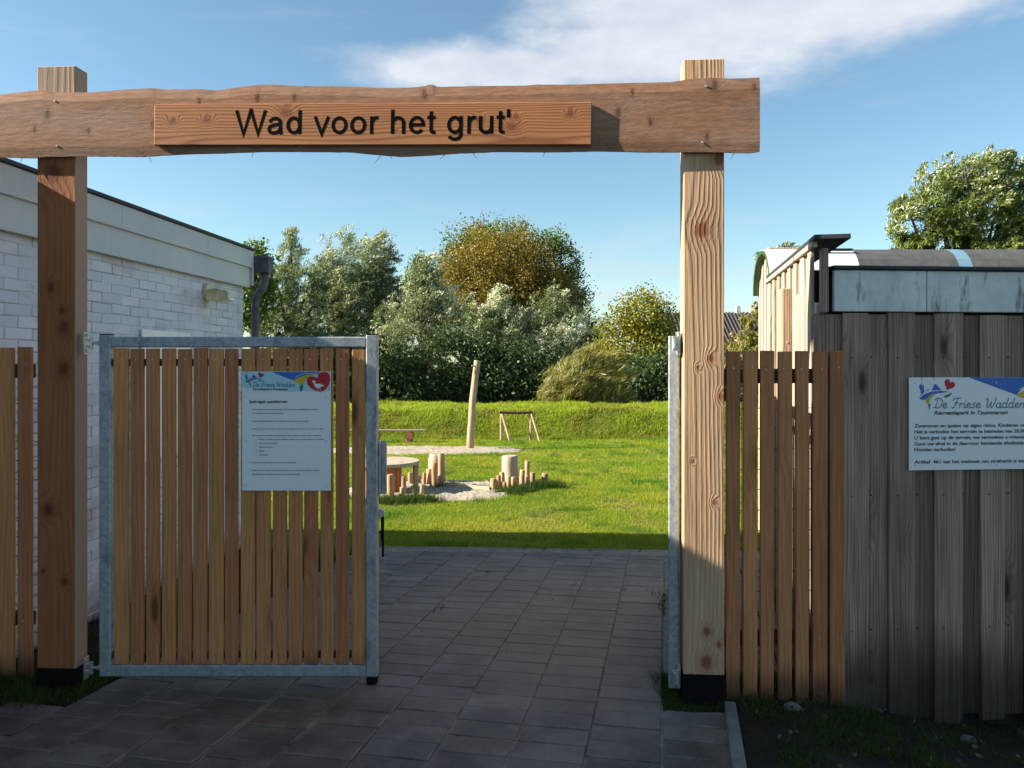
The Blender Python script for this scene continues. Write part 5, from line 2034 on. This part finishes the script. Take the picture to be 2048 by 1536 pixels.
def blades(name, x, y, h, w, lean, col, label, rs, zoff=0.0, wind=(0.25, 0.05)):
    n = len(x)
    z = gz(x, y) - 0.004 + zoff
    a = rs.uniform(0, 2 * np.pi, n)
    b = np.stack([x, y, z], 1)
    s = np.stack([np.cos(a), np.sin(a), np.zeros(n)], 1) * (w / 2)[:, None]
    t = np.stack([rs.normal(wind[0], 1, n), rs.normal(wind[1], 1, n)], 1) * (lean * h)[:, None]
    tip = b + np.concatenate([t, h[:, None]], 1)
    v = np.stack([b - s, b + s, tip], 1).reshape(-1, 3)
    c = np.repeat(col, 3, axis=0)
    me = np_mesh(name, v, 3, np.arange(n * 3), M['grassb'], c)
    return tag(link(name, me), label, None, None, 'stuff')


def in_sand(x, y):
    return (((x + 1.15) / 1.25) ** 2 + ((y - 11.05) / 1.08) ** 2 < 1) | (((x + 2.1) / 2.5) ** 2 + ((y - 18.0) / 1.1) ** 2 < 1)


def build_grass():
    rs = np.random.RandomState(5)
    n = 620000
    u = rs.uniform(0, 1, n)
    y = 6.98 * (23.0 / 6.98) ** (u ** 0.92)
    x = rs.uniform(-0.62, 0.62, n) * y - 0.0
    keep = (y > 7.05 - 0.064 * (x + 1.23) + 0.14 * vnoise(x, x * 0, 0.25, 12) + 0.05 * vnoise(x, x * 0, 0.06, 13) - 0.02 + rs.normal(0, 0.015, n)) & ~in_sand(x, y) & ~((x < -2.5) & (y < 7.3))
    keep &= (x > -0.42 * y - 1.0) & (x < 0.50 * y)
    x, y = x[keep], y[keep]
    n = len(x)
    sc = np.clip(y / 9.0, 0.85, 2.4)
    pat = 0.6 * vnoise(x, y, 1.1, 1) + 0.4 * vnoise(x, y, 0.42, 2)
    fine = vnoise(x, y, 0.13, 3)
    fine2 = vnoise(x, y, 0.30, 4)
    h = rs.uniform(0.014, 0.038, n) * (0.35 + 0.75 * fine + 0.75 * fine2) * np.sqrt(sc)
    w = rs.uniform(0.0045, 0.0085, n) * sc
    A = np.array([(0.095, 0.195, 0.016), (0.185, 0.285, 0.020), (0.285, 0.335, 0.026), (0.38, 0.36, 0.05)])
    col = lerp_col(A, np.clip(0.95 * pat - 0.25 * fine2 + rs.normal(0.13, 0.17, n), 0, 1))
    dry = np.clip((vnoise(x, y, 0.55, 21) * 0.6 + vnoise(x, y, 0.18, 22) * 0.4 - 0.62) / 0.12, 0, 1) * rs.uniform(0.3, 1, n)
    col = col * (1 - 0.6 * dry[:, None]) + np.array([0.40, 0.33, 0.12]) * 0.6 * dry[:, None]
    wd = vnoise(x, y, 0.34, 23) > 0.80
    col[wd] *= np.array([0.55, 0.72, 0.9])
    h = np.where(wd, h * 1.5, h * (1 - 0.4 * dry))
    blades('lawn_grass', x, y, h, w, np.full(n, 0.42), col, 'short sunlit lawn grass between the path and the bank', rs)
    # rough grass on the bank
    n = 170000
    x = rs.uniform(-13, 13, n)
    y = rs.uniform(21.6, 27.5, n)
    keep = rs.uniform(0, 1, n) < np.where(y > 25, 0.5, 1.0)
    x, y = x[keep], y[keep]
    n = len(x)
    pat = 0.5 * vnoise(x, y, 0.38, 6) + 0.5 * vnoise(x, y, 0.9, 7)
    h = rs.uniform(0.05, 0.15, n) * (0.25 + 1.3 * vnoise(x, y, 0.32, 8) ** 1.5)
    w = rs.uniform(0.016, 0.032, n)
    col = lerp_col(np.array([(0.145, 0.255, 0.018), (0.285, 0.37, 0.026), (0.40, 0.41, 0.05)]), np.clip(pat * 0.5 + rs.normal(0.25, 0.2, n), 0, 1))
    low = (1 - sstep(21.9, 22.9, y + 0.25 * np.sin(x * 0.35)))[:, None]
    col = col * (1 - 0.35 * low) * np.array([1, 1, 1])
    br = np.clip((vnoise(x, y, 0.7, 9) - 0.5) * 3, 0, 1)[:, None]
    col = col * (1 - 0.5 * br) + np.array([0.20, 0.17, 0.05]) * 0.5 * br
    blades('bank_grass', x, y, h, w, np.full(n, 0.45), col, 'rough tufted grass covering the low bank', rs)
    # longer tufts round the logs and posts
    xs, ys, hs = [], [], []
    rp = random.Random(9)
    spots = [ground_at(px, py) for px, py in ((1010, 988), (1025, 985), (1045, 984), (1060, 980), (1075, 977), (1092, 975), (1035, 982), (770, 1008), (785, 1006), (800, 1008), (820, 1004), (840, 1000),
                                              (855, 1004), (885, 978), (895, 975), (1105, 976), (1085, 972), (1020, 990), (760, 1004), (812, 1006))]
    for s in spots:
        for _ in range(330):
            xs.append(s.x + rp.gauss(0, 0.10))
            ys.append(s.y + rp.gauss(0, 0.07))
            hs.append(rp.uniform(0.05, 0.14))
    n = len(xs)
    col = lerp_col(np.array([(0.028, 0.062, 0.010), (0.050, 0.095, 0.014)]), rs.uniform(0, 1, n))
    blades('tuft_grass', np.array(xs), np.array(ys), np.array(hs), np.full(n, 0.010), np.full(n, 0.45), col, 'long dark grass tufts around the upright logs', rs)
    # shaded grass at the feet of posts, wall and shed
    xs, ys, hs = [], [], []

    def patch(x0, x1, y0, y1, m, h0, h1, cond=None):
        k = 0
        while k < m:
            a, b = rp.uniform(x0, x1), rp.uniform(y0, y1)
            k += 1
            if cond and not cond(a, b):
                continue
            xs.append(a)
            ys.append(b)
            hs.append(rp.uniform(h0, h1) * (0.5 + 0.5 * (math.sin(a * 13) * math.sin(b * 11) + 1) * 0.7))
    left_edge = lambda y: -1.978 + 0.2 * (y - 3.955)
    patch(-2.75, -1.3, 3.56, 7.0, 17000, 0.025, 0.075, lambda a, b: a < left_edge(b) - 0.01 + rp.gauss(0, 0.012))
    patch(-3.4, -1.95, 3.50, 4.0, 5200, 0.02, 0.06, lambda a, b: a < left_edge(b) + rp.gauss(0, 0.015))
    patch(0.70, 0.99, 3.50, 3.95, 2600, 0.02, 0.06)
    patch(1.06, 1.75, 2.9, 3.66, 3600, 0.015, 0.055, lambda a, b: a > 0.94 + 0.22 * (b - 3.1) and math.sin(a * 7 + 1) * math.sin(b * 9) > -0.35)
    patch(1.5, 2.7, 2.75, 3.85, 3600, 0.015, 0.06, lambda a, b: math.sin(a * 5 + 2) * math.sin(b * 8 + a) > -0.1)
    patch(0.98, 1.5, 3.6, 5.5, 3000, 0.03, 0.09)
    n = len(xs)
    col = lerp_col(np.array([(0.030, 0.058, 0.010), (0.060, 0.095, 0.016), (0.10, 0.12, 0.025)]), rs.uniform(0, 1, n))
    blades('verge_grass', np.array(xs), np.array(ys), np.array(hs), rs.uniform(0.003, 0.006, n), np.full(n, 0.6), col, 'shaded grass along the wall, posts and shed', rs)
    # grass in the joints of the path
    xs, ys, hs = [], [], []
    for px, py in ((1145, 1175), (975, 1150), (885, 1220), (955, 1160), (1255, 1170), (1250, 1183), (1325, 1215), (1326, 1228), (870, 1225), (1180, 1105), (1090, 1100), (1050, 1098), (1280, 1104), (785, 1168)):
        g = ground_at(px, py)
        for _ in range(26):
            t = rp.gauss(0, 0.05)
            xs.append(g.x + 0.2 * t + rp.gauss(0, 0.006))
            ys.append(g.y + t)
            hs.append(rp.uniform(0.012, 0.03))
    n = len(xs)
    col = lerp_col(np.array([(0.03, 0.05, 0.01), (0.06, 0.08, 0.015)]), rs.uniform(0, 1, n))
    blades('joint_grass', np.array(xs), np.array(ys), np.array(hs), np.full(n, 0.004), np.full(n, 0.8), col, 'small weeds in the joints of the path', rs, 0.01)
    # fallen leaves
    rp2 = np.random.RandomState(15)
    n = 150
    x = np.concatenate([rp2.uniform(1.05, 2.6, 80), rp2.uniform(-2.2, 1.0, 70)])
    y = np.concatenate([rp2.uniform(2.8, 3.7, 80), rp2.uniform(2.9, 6.9, 70)])
    z = gz(x, y) + np.where(x > 1.03, 0.035, 0.021)
    col = lerp_col(np.array([(0.03, 0.035, 0.012), (0.09, 0.075, 0.03), (0.17, 0.15, 0.09)]), rp2.uniform(0, 1, n))
    d = rp2.normal(size=(n, 3)) * np.array([1, 1, 0.25])
    v = leaves_mesh('fallen_leaves', np.stack([x, y, z], 1), d, rp2.uniform(0.4, 1.0, n) * np.where(x > 1.03, 0.038, 0.022), rp2.uniform(0.4, 1.0, n) * np.where(x > 1.03, 0.026, 0.013), col, M['litter'], rp2)
    tag(link('fallen_leaves', v), 'small fallen leaves scattered on soil and path', None, None, 'stuff')


build_grass()


def build_ivy():
    rp = random.Random(44)
    rs = np.random.RandomState(44)
    Y = 4.55
    b = at(1592, 1000, Y)
    root = empty('ivy', (b.x, Y, gzs(b.x, Y)), 0, 'thin ivy stem climbing the sunlit side wall behind the fence', 'plant')
    pts = [(1592, 1250), (1596, 1000), (1590, 880), (1598, 780), (1592, 700), (1598, 650), (1592, 600), (1590, 560), (1594, 535)]
    P = [at(px, py, Y) - Vector((b.x, Y, gzs(b.x, Y))) for px, py in pts]
    mb = MB()
    mb.tube([tuple(p) for p in P], 0.004, 6)
    mb.build('stem', M['bark'], root)
    C, D = [], []
    for i in range(len(P) - 1):
        for _ in range(11 if i not in (4, 1) else 22):
            t = rp.random()
            p = P[i].lerp(P[i + 1], t)
            C.append((p.x + rp.gauss(0, 0.020), p.y - rp.uniform(0.0, 0.04), p.z))
            D.append((rp.gauss(0, 1), rp.gauss(0, 0.3), -0.6 + rp.gauss(0, 0.6)))
    n = len(C)
    col = lerp_col(np.array([(0.05, 0.10, 0.015), (0.12, 0.17, 0.02), (0.22, 0.24, 0.03)]), rs.uniform(0, 1, n))
    o = link('foliage', leaves_mesh('foliage', np.array(C), np.array(D), rs.uniform(0.03, 0.055, n), rs.uniform(0.025, 0.045, n), col, M['leaf'], rs), root)


build_ivy()
